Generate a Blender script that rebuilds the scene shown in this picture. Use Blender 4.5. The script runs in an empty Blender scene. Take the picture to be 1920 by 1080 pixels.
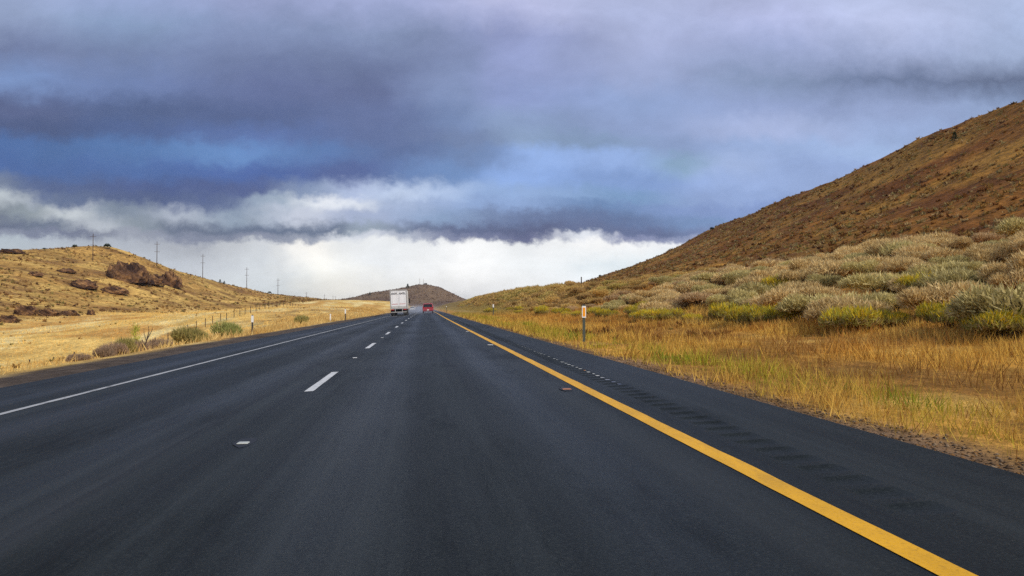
import bpy, math, random
import numpy as np
from mathutils import Vector, Matrix
random.seed(7); RNG = np.random.default_rng(7)
R = math.radians
SC = bpy.context.scene
COL = SC.collection

def lin(c):
    return tuple(((v/255)/12.92 if v/255 <= .04045 else ((v/255+.055)/1.055)**2.4) for v in c)

# ------------------------------------------------------------------ camera
F = 1420.0; CAMH = 1.113; VPX, VPY = 792.0, 576.0
PITCH = math.atan((VPY-540)/F); YAW = math.atan((960-VPX)/F*math.cos(PITCH))
cam_d = bpy.data.cameras.new('camera'); cam = bpy.data.objects.new('camera', cam_d); COL.objects.link(cam)
cam_d.sensor_width = 36; cam_d.lens = F/1920*36; cam_d.clip_start = .1; cam_d.clip_end = 20000
cam.location = (0, 0, CAMH); cam.rotation_euler = (math.pi/2+PITCH, 0, -YAW)
SC.camera = cam
_f = np.array([math.sin(YAW)*math.cos(PITCH), math.cos(YAW)*math.cos(PITCH), math.sin(PITCH)])
_r = np.array([math.cos(YAW), -math.sin(YAW), 0]); _u = np.cross(_r, _f)
def ray(px, py):
    d = _f+(px-960)/F*_r-(py-540)/F*_u
    return d[0]/d[1], d[2]/d[1]

SC.view_settings.view_transform = 'Standard'; SC.view_settings.look = 'None'
SC.view_settings.exposure = 0.0; SC.view_settings.gamma = 1.0
SC.cycles.use_denoising = False
SC.cycles.max_bounces = 6; SC.cycles.diffuse_bounces = 3; SC.cycles.glossy_bounces = 2; SC.cycles.transparent_max_bounces = 4
SC.cycles.volume_bounces = 0

# ------------------------------------------------------------------ sun
SUN_EL, SUN_AZ = 34.0, 146.0           # azimuth clockwise from +Y (the way the road runs)
sd = bpy.data.lights.new('sun', 'SUN'); sd.energy = 3.0; sd.angle = R(12); sd.color = (1, .92, .78)
so = bpy.data.objects.new('sun', sd); COL.objects.link(so)
S = Vector((math.sin(R(SUN_AZ))*math.cos(R(SUN_EL)), math.cos(R(SUN_AZ))*math.cos(R(SUN_EL)), math.sin(R(SUN_EL))))
so.rotation_euler = S.to_track_quat('Z', 'Y').to_euler()

# ------------------------------------------------------------------ node helpers
class NT:
    def __init__(s, tree): s.t = tree; tree.nodes.clear()
    def n(s, typ, **kw):
        nd = s.t.nodes.new(typ)
        for k, v in kw.items():
            if k.startswith('_'): setattr(nd, k[1:], v)
        return nd
    def link(s, a, b): s.t.links.new(a, b)
    def put(s, sock, v):
        if hasattr(v, 'is_output'): s.link(v, sock)
        else: sock.default_value = v
    def m(s, op, a, b=None, c=None, clamp=False):
        nd = s.t.nodes.new('ShaderNodeMath'); nd.operation = op; nd.use_clamp = clamp
        s.put(nd.inputs[0], a)
        if b is not None: s.put(nd.inputs[1], b)
        if c is not None: s.put(nd.inputs[2], c)
        return nd.outputs[0]
    def comb(s, x, y, z=0.0):
        nd = s.t.nodes.new('ShaderNodeCombineXYZ')
        s.put(nd.inputs[0], x); s.put(nd.inputs[1], y); s.put(nd.inputs[2], z)
        return nd.outputs[0]
    def sep(s, v):
        nd = s.t.nodes.new('ShaderNodeSeparateXYZ'); s.link(v, nd.inputs[0]); return nd.outputs
    def noise(s, vec, scale, detail=4, rough=.55, dist=0.0):
        nd = s.t.nodes.new('ShaderNodeTexNoise'); s.link(vec, nd.inputs['Vector'])
        nd.inputs['Scale'].default_value = scale; nd.inputs['Detail'].default_value = detail
        nd.inputs['Roughness'].default_value = rough; nd.inputs['Distortion'].default_value = dist
        return nd.outputs['Fac']
    def vmul(s, v, k):
        nd = s.t.nodes.new('ShaderNodeVectorMath'); nd.operation = 'MULTIPLY'; s.link(v, nd.inputs[0]); nd.inputs[1].default_value = k
        return nd.outputs[0]
    def mix(s, fac, a, b, blend='MIX'):
        nd = s.t.nodes.new('ShaderNodeMix'); nd.data_type = 'RGBA'; nd.blend_type = blend; nd.clamp_factor = True
        s.put(nd.inputs[0], fac)
        for sock, v in ((nd.inputs[6], a), (nd.inputs[7], b)):
            s.put(sock, (*v, 1) if isinstance(v, tuple) and len(v) == 3 else v)
        return nd.outputs[2]
    def ramp(s, fac, stops, interp='LINEAR'):
        nd = s.t.nodes.new('ShaderNodeValToRGB'); cr = nd.color_ramp; cr.interpolation = interp
        while len(cr.elements) > 1: cr.elements.remove(cr.elements[-1])
        cr.elements[0].position = stops[0][0]; cr.elements[0].color = (*stops[0][1], 1)
        for p, c in stops[1:]:
            e = cr.elements.new(p); e.color = (*c, 1)
        s.put(nd.inputs[0], fac); return nd.outputs[0]
    def mr(s, v, a, b, c=0.0, d=1.0, smooth=False):
        nd = s.t.nodes.new('ShaderNodeMapRange'); nd.interpolation_type = 'SMOOTHSTEP' if smooth else 'LINEAR'
        s.put(nd.inputs[0], v)
        for i, x in enumerate((a, b, c, d)): nd.inputs[1+i].default_value = x
        return nd.outputs[0]

# ------------------------------------------------------------------ world: overcast evening sky
W = bpy.data.worlds.new('World'); SC.world = W; W.use_nodes = True
t = NT(W.node_tree)
sky = t.n('ShaderNodeTexSky', _sky_type='NISHITA', _sun_disc=False, _sun_elevation=R(SUN_EL), _sun_rotation=R(SUN_AZ))
bg1 = t.n('ShaderNodeBackground'); bg1.inputs[1].default_value = .1; t.link(sky.outputs[0], bg1.inputs[0])
tc = t.n('ShaderNodeTexCoord'); dx, dy, dz = t.sep(tc.outputs['Generated'])
az = t.m('ARCTAN2', dx, dy)
FOLD = R(47)
azf = t.m('SUBTRACT', t.m('PINGPONG', t.m('ADD', az, FOLD), 2*FOLD), FOLD)
hor = t.m('SQRT', t.m('MAXIMUM', t.m('SUBTRACT', 1.0, t.m('MULTIPLY', dz, dz)), 1e-5))
u0 = t.m('TANGENT', azf)
v0 = t.m('DIVIDE', t.m('DIVIDE', dz, hor), t.m('COSINE', azf))
# wisps: the cloud layer is warped by noise in its own (bearing, height) plane
q1 = t.comb(t.m('MULTIPLY', u0, 1.0), t.m('MULTIPLY', v0, 1.8), 3.1)
q2 = t.comb(t.m('MULTIPLY', u0, 1.0), t.m('MULTIPLY', v0, 1.15), 9.7)
n1 = t.m('SUBTRACT', t.noise(q1, 5.0, 5, .55), .5); n2 = t.m('SUBTRACT', t.noise(q2, 5.0, 5, .55), .5)
n3 = t.m('SUBTRACT', t.noise(q2, 19.0, 6, .62), .5); n4 = t.m('SUBTRACT', t.noise(q2, 15.0, 6, .60), .5)
n5 = t.m('SUBTRACT', t.noise(q2, 52.0, 5, .6), .5)
u = t.m('ADD', u0, t.m('ADD', t.m('MULTIPLY', n1, .10), t.m('MULTIPLY', n3, .06)))
v = t.m('ADD', v0, t.m('ADD', t.m('ADD', t.m('MULTIPLY', n2, .030), t.m('MULTIPLY', n4, .042)), t.m('MULTIPLY', n5, .020)))
U0, U1 = -1.1, 1.1
uf = t.mr(u, U0, U1)
def upos(px): return (ray(px, 400)[0]-U0)/(U1-U0)
SKY = [  # (picture row, [(column, colour) ...])
 (-420, [(0,(150,160,195)), (960,(160,168,203)), (1920,(150,160,195))]),
 (-120, [(0,(165,178,212)), (960,(190,196,228)), (1920,(185,198,232))]),
 (0,   [(0,(165,180,218)), (240,(160,174,216)), (480,(163,173,214)), (720,(172,182,224)), (960,(192,197,234)), (1200,(184,194,232)), (1440,(190,198,238)), (1680,(196,206,242)), (1920,(176,192,228))]),
 (60,  [(0,(150,160,202)), (240,(140,156,200)), (480,(140,150,196)), (720,(138,148,192)), (960,(152,162,206)), (1200,(172,182,220)), (1440,(164,176,216)), (1680,(166,178,214)), (1920,(166,182,216))]),
 (120, [(0,(118,126,170)), (240,(124,135,181)), (480,(118,127,173)), (720,(112,120,164)), (870,(138,148,196)), (960,(156,168,214)), (1200,(162,175,215)), (1440,(138,150,192)), (1640,(116,126,166)), (1920,(106,114,150))]),
 (172, [(0,(126,146,202)), (200,(120,135,190)), (480,(105,113,162)), (720,(103,110,156)), (870,(134,146,194)), (960,(146,161,208)), (1200,(150,170,214)), (1440,(152,168,210)), (1680,(152,168,208)), (1920,(150,170,208))]),
 (225, [(0,(94,101,147)), (240,(86,98,145)), (480,(92,103,153)), (720,(104,114,164)), (860,(120,135,184)), (960,(141,156,202)), (1200,(146,164,206)), (1440,(174,188,228)), (1680,(160,180,222)), (1920,(152,172,212))]),
 (258, [(0,(81,90,136)), (240,(83,98,151)), (480,(96,114,175)), (720,(99,110,160)), (900,(118,131,176)), (1000,(144,161,204)), (1120,(136,154,196)), (1260,(146,166,208)), (1440,(160,182,226)), (1680,(166,190,232))]),
 (290, [(0,(80,108,172)), (240,(88,118,180)), (420,(105,138,202)), (600,(96,122,183)), (760,(95,109,160)), (900,(116,135,186)), (1040,(156,187,243)), (1180,(156,184,236)), (1280,(140,164,202)), (1380,(166,186,228)), (1500,(154,176,222))]),
 (330, [(0,(76,102,168)), (240,(82,108,174)), (480,(80,102,172)), (660,(86,98,156)), (860,(116,142,200)), (980,(152,184,242)), (1200,(134,162,214)), (1400,(156,178,224))]),
 (362, [(0,(120,128,160)), (100,(88,100,150)), (300,(78,90,146)), (480,(84,94,148)), (580,(140,152,192)), (680,(180,194,226)), (760,(196,212,240)), (960,(152,180,226)), (1200,(124,152,202)), (1330,(146,168,214))]),
 (382, [(0,(198,206,212)), (50,(170,178,190)), (110,(98,108,148)), (260,(82,92,140)), (430,(92,102,148)), (520,(160,170,198)), (610,(236,240,248)), (690,(226,232,244)), (740,(170,186,218)), (960,(146,172,218)), (1120,(112,136,188)), (1330,(134,156,206))]),
 (408, [(0,(116,120,140)), (60,(140,145,160)), (130,(206,212,218)), (230,(130,138,164)), (330,(176,184,200)), (450,(150,160,188)), (560,(204,210,226)), (680,(170,182,212)), (850,(142,160,204)), (980,(108,120,166)), (1150,(100,114,162)), (1330,(122,144,196))]),
 (432, [(0,(96,100,130)), (90,(104,110,138)), (180,(190,196,206)), (260,(140,146,166)), (350,(106,112,142)), (500,(104,112,144)), (620,(110,118,150)), (690,(150,158,182)), (780,(112,120,158)), (900,(96,102,144)), (1010,(88,92,134)), (1090,(100,108,152)), (1200,(98,106,152)), (1330,(118,130,178))]),
 (445, [(0,(130,136,156)), (120,(112,118,142)), (250,(150,155,170)), (350,(130,136,158)), (450,(128,134,156)), (570,(150,156,174)), (650,(222,226,234)), (740,(180,186,202)), (850,(128,134,164)), (940,(110,116,150)), (1000,(98,102,140)), (1080,(226,230,238)), (1160,(130,136,172)), (1330,(150,160,192))]),
 (460, [(0,(176,186,196)), (200,(172,178,190)), (350,(176,180,190)), (480,(208,211,216)), (580,(255,252,246)), (660,(236,238,240)), (800,(238,240,242)), (900,(250,250,250)), (1000,(240,242,244)), (1100,(255,255,255)), (1250,(250,252,255))]),
 (500, [(0,(190,198,206)), (300,(196,202,212)), (480,(212,217,223)), (600,(253,252,246)), (720,(236,239,242)), (850,(252,252,252)), (1000,(246,249,251)), (1150,(236,246,252))]),
 (548, [(0,(205,211,216)), (500,(222,229,232)), (640,(252,249,240)), (760,(246,246,243)), (860,(252,252,252)), (1100,(245,248,250))]),
 (590, [(0,(200,205,208)), (960,(225,226,226))]),
]
prev = None; pe = None
for row, stops in SKY:
    e = ray(792, row)[1]
    c = t.ramp(uf, [(upos(px), tuple(q*g*(1.05 if row > 440 else 1.0) for q, g in zip(lin(cc), (.99, 1.06, .96) if row < 440 and max(cc) < 205 and min(cc) < 165 else (1, 1, 1)))) for px, cc in stops], 'EASE' if len(stops) > 3 else 'LINEAR')
    if prev is None: prev = c
    else: prev = t.mix(t.mr(v, pe, e, 0, 1, smooth=abs(row) < 470 and row > 200), prev, c)
    pe = e
q3 = t.comb(t.m('ADD', u0, t.m('MULTIPLY', v0, -.5)), t.m('MULTIPLY', v0, 1.9), 21.0)
det = t.noise(q3, 7.0, 8, .6, .3)
det2 = t.noise(q3, 2.6, 3, .5); det3 = t.noise(q2, 17.0, 8, .62, .6)
gain = t.m('ADD', t.m('ADD', t.m('ADD', .47, t.m('MULTIPLY', det, .50)), t.m('MULTIPLY', det2, .26)), t.m('MULTIPLY', det3, .22))
cc = t.mix(1.0, prev, t.comb(gain, gain, gain), 'MULTIPLY')
bg2 = t.n('ShaderNodeBackground'); bg2.inputs[1].default_value = 1.0; t.link(cc, bg2.inputs[0])
ms = t.n('ShaderNodeMixShader'); ms.inputs[0].default_value = .95
t.link(bg1.outputs[0], ms.inputs[1]); t.link(bg2.outputs[0], ms.inputs[2])
wo = t.n('ShaderNodeOutputWorld'); t.link(ms.outputs[0], wo.inputs[0])

# ------------------------------------------------------------------ noise on arrays
def _hash(ix, iy, seed):
    h = (ix.astype(np.int64)*374761393+iy.astype(np.int64)*668265263+seed*1442695041) & 0x7fffffff
    h = ((h ^ (h >> 13))*1274126177) & 0x7fffffff
    return ((h ^ (h >> 16)) & 0xffffff)/float(0xffffff)
def vnoise(x, y, seed=0):
    x = np.asarray(x, float); y = np.asarray(y, float)
    ix = np.floor(x); iy = np.floor(y); fx = x-ix; fy = y-iy
    fx = fx*fx*(3-2*fx); fy = fy*fy*(3-2*fy)
    a = _hash(ix, iy, seed); b = _hash(ix+1, iy, seed); c = _hash(ix, iy+1, seed); d = _hash(ix+1, iy+1, seed)
    return (a*(1-fx)+b*fx)*(1-fy)+(c*(1-fx)+d*fx)*fy
def fbm(x, y, scale, octv=4, seed=0):
    s = 0; a = 1; tot = 0
    for k in range(octv):
        s = s+a*vnoise(np.asarray(x)*scale*2**k, np.asarray(y)*scale*2**k, seed+k*17); tot += a; a *= .5
    return s/tot
def sstep(a, b, x):
    q = np.clip((np.asarray(x, float)-a)/(b-a), 0, 1); return q*q*(3-2*q)

# ------------------------------------------------------------------ lie of the land
SLOPE = .043
_ys = np.arange(-200, 8001, 5.0)
_xc = np.interp(_ys, [-200, 30, 80, 138, 300, 600, 1000, 8000], [0, 0, .15, .55, .6, 2.0, 6, 40])
_k = np.ones(13)/13; _xc = np.convolve(np.pad(_xc, 6, mode='edge'), _k, 'valid')
def xc(y): return np.interp(y, _ys, _xc)
RL, RR = -7.45, 3.43
def road_z(xr): return SLOPE*np.asarray(xr, float)

# left side control points: (column, row, X) of what shows there
LC = [(85,699,-31),(118,693,-31),(149,687,-31),(293,650,-31),(329,636,-31),(362,620,-31),(392,610,-31),(419,602.5,-31),(442,594,-31),(486,581.5,-31),
 (0,690,-26),(0,655,-48),(0,625,-64),(0,607,-75),(100,600,-72),(174,591,-70),(300,587,-70),(443,580,-70),(509,573,-60),(584,564.5,-50),(640,562.5,-42),(680,563,-32),(730,567.5,-20),
 (550,592,-23),(600,581,-20),(650,576,-17),(540,600,-15),(620,590,-13),
 (0,475,-155),(82,468,-150),(140,464.5,-147),(207,462.5,-140),(260,480,-133),(300,497,-128),(340,508.5,-120),(380,520.5,-112),(420,531.5,-108),(462,541.5,-105),(521,553,-103),(574,560,-101),(615,563,-98),
 (0,477,-168),(521,557,-87),(574,563.5,-70),(600,566,-61),(0,545,-108),(100,538,-108),(180,530,-108),(235,525,-108),(350,548,-92),(450,562,-84),(174,487,-131)]
pts = []
for px, py, X in LC:
    a, e = ray(px, py); Y = X/a; pts.append((X, Y, CAMH+e*Y))
for X, y, z in [(-9.2,-40,-.42),(-9.2,0,-.42),(-9.2,30,-.42),(-9.2,60,-.42),(-9.2,100,-.42),(-9.2,150,-.4),(-9.2,220,-.3),(-9.2,320,-.2),(-9.2,500,0),(-9.2,800,0),
                (-16,0,-1.6),(-16,30,-1.8),(-16,60,-1.6),(-16,100,-1.0),(-30,-40,-4.6),(-30,20,-4.8),(-75,-40,-4),(-75,40,-3.6),(-155,-40,14),(-155,60,15),(-155,140,17),
                (-185,280,19),(-190,340,24),(-180,400,18),(-170,480,13),(-170,600,8),(-260,300,8),(-260,450,6),(-260,100,6),(-170,800,6),(-100,800,7),(-50,700,4),(-50,1000,2),(-200,1000,3),(-300,700,3),(-320,0,4)]:
    pts.append((X, y, z))
P = np.array(pts)
def _phi(r2): return np.where(r2 > 1e-9, r2*np.log(np.maximum(r2, 1e-9)), 0)
_S = np.array([1/100, 1/160])
_q = P[:, :2]*_S
_K = _phi(((_q[:, None]-_q[None])**2).sum(-1))+np.eye(len(P))*2e-3
_A = np.block([[_K, np.c_[np.ones(len(P)), _q]], [np.c_[np.ones(len(P)), _q].T, np.zeros((3, 3))]])
_w = np.linalg.solve(_A, np.r_[P[:, 2], 0, 0, 0])
def tps(x, y):
    q = np.stack([x, y], -1)*_S; out = np.zeros(len(q))
    for s in range(0, len(q), 20000):
        b = q[s:s+20000]
        out[s:s+20000] = _phi(((b[:, None]-_q[None])**2).sum(-1))@_w[:-3]+_w[-3]+b@_w[-2:]
    return out
# right ridge, 100 m from the road
RID = [(1920,185),(1800,228),(1700,270),(1560,335),(1480,371),(1330,430),(1250,478),(1180,506),(1140,522)]
_ry, _rz = [], []
for px, py in RID:
    a, e = ray(px, py); Y = 100/a; _ry.append(Y); _rz.append(CAMH+e*Y)
_ry = np.array([-300, 0]+_ry+[520, 700, 1000, 1500]); _rz = np.array([34, 36]+_rz+[13, 9, 4, 1])
FH = [(560,574),(590,568),(625,563.5),(660,559.5),(700,549),(740,543),(762,538.5),(772,536),(785,533.5),(802,534),(818,537.5),(838,547),(858,557),(872,564),(900,573),(940,578)]
FHY = 1300.0
_fx = np.array([ray(px, py)[0]*FHY for px, py in FH]); _fz = np.array([max(0, ray(px, py)[1]*FHY+CAMH) for px, py in FH])
def terrain(x, y, detail=True):
    x = np.atleast_1d(np.asarray(x, float)); y = np.atleast_1d(np.asarray(y, float))
    xr = x-xc(y); z = road_z(np.clip(xr, RL, RR))-.07
    # right
    lift = sstep(60, 210, y)*sstep(1100, 700, y)
    zr = np.interp(xr, [3.43, 3.9, 4.6, 7, 10, 12.5, 16, 19, 22, 26, 32], [.10, .02, .02, .06, .2, .45, 1.35, 2.35, 3.2, 3.9, 4.6])
    zr = zr+lift*sstep(11, 22, xr)*1.7
    H = np.interp(y, _ry, _rz)
    k = np.clip((xr-24)/76, 0, 1)
    hill = 3.6+(H-3.6)*k**1.6
    past = np.clip((xr-100)/140, 0, 1)
    hill = hill*(1-.55*past*past*(3-2*past))
    zr = np.where(xr > 24, zr+(np.maximum(hill, 3.6+lift*1.5)-zr)*sstep(24, 34, xr), zr)
    zr = zr*(1-sstep(700, 1500, y)*.9)
    z = np.where(xr > RR, zr, z)
    # left
    left = xr < RL
    if left.any():
        zl = tps(np.maximum(x[left], -330), np.clip(y[left], -60, 1100))
        zl = zl*(1-sstep(900, 1300, y[left]))*(1-sstep(-330, -600, x[left]))
        e0 = SLOPE*RL-.04
        wgt = sstep(-8.8, -13, xr[left])
        side = e0-.06*np.clip(-8.2-xr[left], 0, 1.5)
        z[left] = side+(zl-side)*wgt
    far = np.interp(x, _fx, _fz, left=0, right=0)*np.exp(-((y-FHY)/np.where(y < FHY, 210, 420))**2)
    z = z+np.where(y > 700, far*(1+.0*x), 0)
    if detail:
        off = sstep(3.6, 8, xr)+sstep(-9, -14, xr)
        rough = sstep(26, 45, xr)+sstep(-70, -95, xr)
        z = z+off*(fbm(x, y, .35, 3, 3)-.5)*.22+rough*((fbm(x, y, .05, 4, 9)-.5)*1.6+(fbm(x, y, .25, 3, 5)-.5)*.8)*(1-sstep(500, 900, y)*.3)
        z = z+np.where(far > 2, (fbm(x, y, .012, 4, 31)-.5)*4*np.clip(far/20, 0, 1), 0)
    return z
def gz(x, y): return float(terrain([x], [y])[0])
def hit(px, py, y0=8, y1=1600):
    a, e = ray(px, py)
    ys = np.exp(np.linspace(math.log(y0), math.log(y1), 1500))
    zz = terrain(a*ys, ys); below = np.nonzero(CAMH+e*ys < zz)[0]
    i = below[0] if len(below) else int(np.argmin(CAMH+e*ys-zz))
    return a*ys[i], ys[i], zz[i]

# ------------------------------------------------------------------ object helpers
def tag(o, label=None, cat=None, group=None, kind=None):
    if label: o['label'] = label
    if cat: o['category'] = cat
    if group: o['group'] = group
    if kind: o['kind'] = kind
    return o
def link(o, parent=None):
    COL.objects.link(o)
    if parent: o.parent = parent
    return o
def empty(name, loc, rz=0.0):
    o = bpy.data.objects.new(name, None); o.location = loc; o.rotation_euler = (0, 0, rz); o.empty_display_size = .2
    return link(o)
def mesh_np(name, V, Fc, mat, cols=None, smooth=False, attrs=None):
    me = bpy.data.meshes.new(name); V = np.asarray(V, np.float32); Fc = np.asarray(Fc, np.int32); k = Fc.shape[1]
    me.vertices.add(len(V)); me.vertices.foreach_set('co', V.ravel())
    me.loops.add(Fc.size); me.loops.foreach_set('vertex_index', Fc.ravel())
    me.polygons.add(len(Fc)); me.polygons.foreach_set('loop_start', np.arange(0, Fc.size, k, dtype=np.int32))
    if smooth: me.polygons.foreach_set('use_smooth', np.ones(len(Fc), bool))
    if cols is not None:
        ca = me.color_attributes.new('Col', 'FLOAT_COLOR', 'POINT')
        ca.data.foreach_set('color', np.c_[cols, np.ones(len(cols))].astype(np.float32).ravel())
    for nm, arr in (attrs or {}).items():
        at = me.attributes.new(nm, 'FLOAT', 'POINT'); at.data.foreach_set('value', np.asarray(arr, np.float32))
    me.update(calc_edges=True); me.validate()
    if mat: me.materials.append(mat)
    return me
class MB:
    def __init__(s): s.v = []; s.f = []
    def add(s, vs, fs):
        o = len(s.v); s.v += [tuple(p) for p in vs]; s.f += [tuple(i+o for i in f) for f in fs]; return s
    def box(s, c, d, taper=1.0):
        x, y, z = c; a, b, h = (q/2 for q in d)
        vs = [(x+sx*a*(taper if sz > 0 else 1), y+sy*b*(taper if sz > 0 else 1), z+sz*h) for sz in (-1, 1) for sx, sy in ((-1,-1),(1,-1),(1,1),(-1,1))]
        return s.add(vs, [(3,2,1,0),(4,5,6,7),(0,1,5,4),(1,2,6,5),(2,3,7,6),(3,0,4,7)])
    def tube(s, pts, rad, n=8):
        pts = [Vector(p) for p in pts]; rad = rad if isinstance(rad, (list, tuple)) else [rad]*len(pts)
        vs = []; fs = []
        for i, p in enumerate(pts):
            d = (pts[min(i+1, len(pts)-1)]-pts[max(i-1, 0)]).normalized()
            a = d.orthogonal().normalized(); b = d.cross(a)
            for k in range(n):
                q = 2*math.pi*k/n; vs.append(p+(a*math.cos(q)+b*math.sin(q))*rad[i])
        for i in range(len(pts)-1):
            for k in range(n): fs.append((i*n+k, i*n+(k+1) % n, (i+1)*n+(k+1) % n, (i+1)*n+k))
        fs.append(tuple(range(n-1, -1, -1))); fs.append(tuple((len(pts)-1)*n+k for k in range(n)))
        return s.add(vs, fs)
    def ring(s, secs):
        """loft closed rings of equal length, ends capped"""
        n = len(secs[0]); vs = [p for q in secs for p in q]; fs = []
        for i in range(len(secs)-1):
            for k in range(n): fs.append((i*n+k, i*n+(k+1) % n, (i+1)*n+(k+1) % n, (i+1)*n+k))
        fs.append(tuple(range(n-1, -1, -1))); fs.append(tuple((len(secs)-1)*n+k for k in range(n)))
        return s.add(vs, fs)
    def mesh(s, name, mat, smooth=False):
        me = bpy.data.meshes.new(name); me.from_pydata(s.v, [], s.f); me.update()
        if mat: me.materials.append(mat)
        if smooth: me.polygons.foreach_set('use_smooth', [True]*len(me.polygons))
        return me
    def build(s, name, mat, parent=None, loc=(0,0,0), bevel=0.0, smooth=False):
        o = bpy.data.objects.new(name, s.mesh(name, mat, smooth)); o.location = loc
        if bevel:
            b = o.modifiers.new('bevel', 'BEVEL'); b.width = bevel; b.segments = 2; b.limit_method = 'ANGLE'
        return link(o, parent)

# ------------------------------------------------------------------ materials
def mat(name, col, rough=.6, metal=0.0, spec=.5, vary=0.0, vscale=8.0, bump=0.0):
    m = bpy.data.materials.new(name); m.use_nodes = True; t = NT(m.node_tree)
    b = t.n('ShaderNodeBsdfPrincipled'); o = t.n('ShaderNodeOutputMaterial'); t.link(b.outputs[0], o.inputs[0])
    b.inputs['Roughness'].default_value = rough; b.inputs['Metallic'].default_value = metal; b.inputs['Specular IOR Level'].default_value = spec
    tc = t.n('ShaderNodeTexCoord')
    if vary:
        n = t.noise(tc.outputs['Object'], vscale, 5, .6)
        c = t.mix(n, tuple(max(0, k*(1-vary)) for k in col), tuple(min(1, k*(1+vary)) for k in col)); t.link(c, b.inputs['Base Color'])
        if bump:
            bn = t.n('ShaderNodeBump'); bn.inputs['Strength'].default_value = bump; bn.inputs['Distance'].default_value = .02
            t.link(n, bn.inputs['Height']); t.link(bn.outputs[0], b.inputs['Normal'])
    else: b.inputs['Base Color'].default_value = (*col, 1)
    return m
def mat_attr(name, rough=.9, spec=.1, fine=(), rnd=0.0, bump=None, sheen=0.0):
    """base colour from the 'Col' attribute, times fine noise layers [(scale,amount)], times per-object variation"""
    m = bpy.data.materials.new(name); m.use_nodes = True; t = NT(m.node_tree)
    b = t.n('ShaderNodeBsdfPrincipled'); o = t.n('ShaderNodeOutputMaterial'); t.link(b.outputs[0], o.inputs[0])
    b.inputs['Roughness'].default_value = rough; b.inputs['Specular IOR Level'].default_value = spec
    at = t.n('ShaderNodeAttribute', _attribute_name='Col'); c = at.outputs['Color']
    geo = t.n('ShaderNodeNewGeometry'); h = None
    for sc, am, st in fine:
        n = t.noise(t.vmul(geo.outputs['Position'], (1, st, 1)), sc, 5, .65)
        g = t.m('ADD', 1-am*.5*1.0, t.m('MULTIPLY', t.m('SUBTRACT', t.mr(n, .3, .7), .5), am*2)); g = t.m('ADD', g, am*.5)
        c = t.mix(1.0, c, t.comb(g, g, g), 'MULTIPLY'); h = n
    if rnd:
        oi = t.n('ShaderNodeObjectInfo'); g = t.m('ADD', 1-rnd, t.m('MULTIPLY', oi.outputs['Random'], 2*rnd))
        c = t.mix(1.0, c, t.comb(g, g, g), 'MULTIPLY')
    t.link(c, b.inputs['Base Color'])
    if bump and h is not None:
        bn = t.n('ShaderNodeBump'); bn.inputs['Strength'].default_value = bump; bn.inputs['Distance'].default_value = .15
        t.link(h, bn.inputs['Height']); t.link(bn.outputs[0], b.inputs['Normal'])
    return m

M_ground = mat_attr('dry_ground', fine=[(.35, .35, .6), (2.6, .45, .6), (14, .35, .7)], bump=.5)
M_hill = mat_attr('hillside_soil', fine=[(.06, .30, .8), (.6, .55, .8), (3.0, .5, .8)], bump=.6)
M_leaf = mat_attr('leaf', rough=.85, spec=.12, rnd=.14)
def add_translucent(m, k):
    t = m.node_tree; out = [n for n in t.nodes if n.type == 'OUTPUT_MATERIAL'][0]; b = [n for n in t.nodes if n.type == 'BSDF_PRINCIPLED'][0]
    tr = t.nodes.new('ShaderNodeBsdfTranslucent'); mx = t.nodes.new('ShaderNodeMixShader'); mx.inputs[0].default_value = k
    t.links.new(b.inputs['Base Color'].links[0].from_socket, tr.inputs['Color'])
    t.links.new(b.outputs[0], mx.inputs[1]); t.links.new(tr.outputs[0], mx.inputs[2]); t.links.new(mx.outputs[0], out.inputs['Surface'])
add_translucent(M_leaf, .35)
M_grass = mat_attr('grass_blade', rough=.8, spec=.12); add_translucent(M_grass, .3)
M_rock = mat_attr('dark_basalt', .95, .05, fine=[(1.1, .5, 1.0), (4.0, .4, 1.0)], bump=.8)
M_stem = mat('shrub_stem', (.10, .075, .055), .9, vary=.3, vscale=10, spec=.1)
M_wood = mat('weathered_wood', (.075, .055, .045), .9, vary=.35, vscale=6, spec=.1)
M_polewood = mat('pole_wood', (.085, .055, .042), .9, vary=.3, vscale=3, spec=.1)
M_white = mat('white_plate', (.78, .78, .76), .5)
M_amber = mat('amber_reflector', (.85, .33, .01), .3)
M_post = mat('grey_green_post', (.05, .062, .05), .6, vary=.2, vscale=9)
M_darkpost = mat('dark_post', (.05, .04, .035), .7)
M_steel = mat('galvanised_steel', (.45, .46, .47), .45, .8)
M_wire = mat('fence_wire', (.2, .18, .16), .6, .5)
M_black = mat('black_rubber', (.015, .015, .016), .8)
M_glass = mat('dark_glass', (.012, .014, .016), .08)

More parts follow.
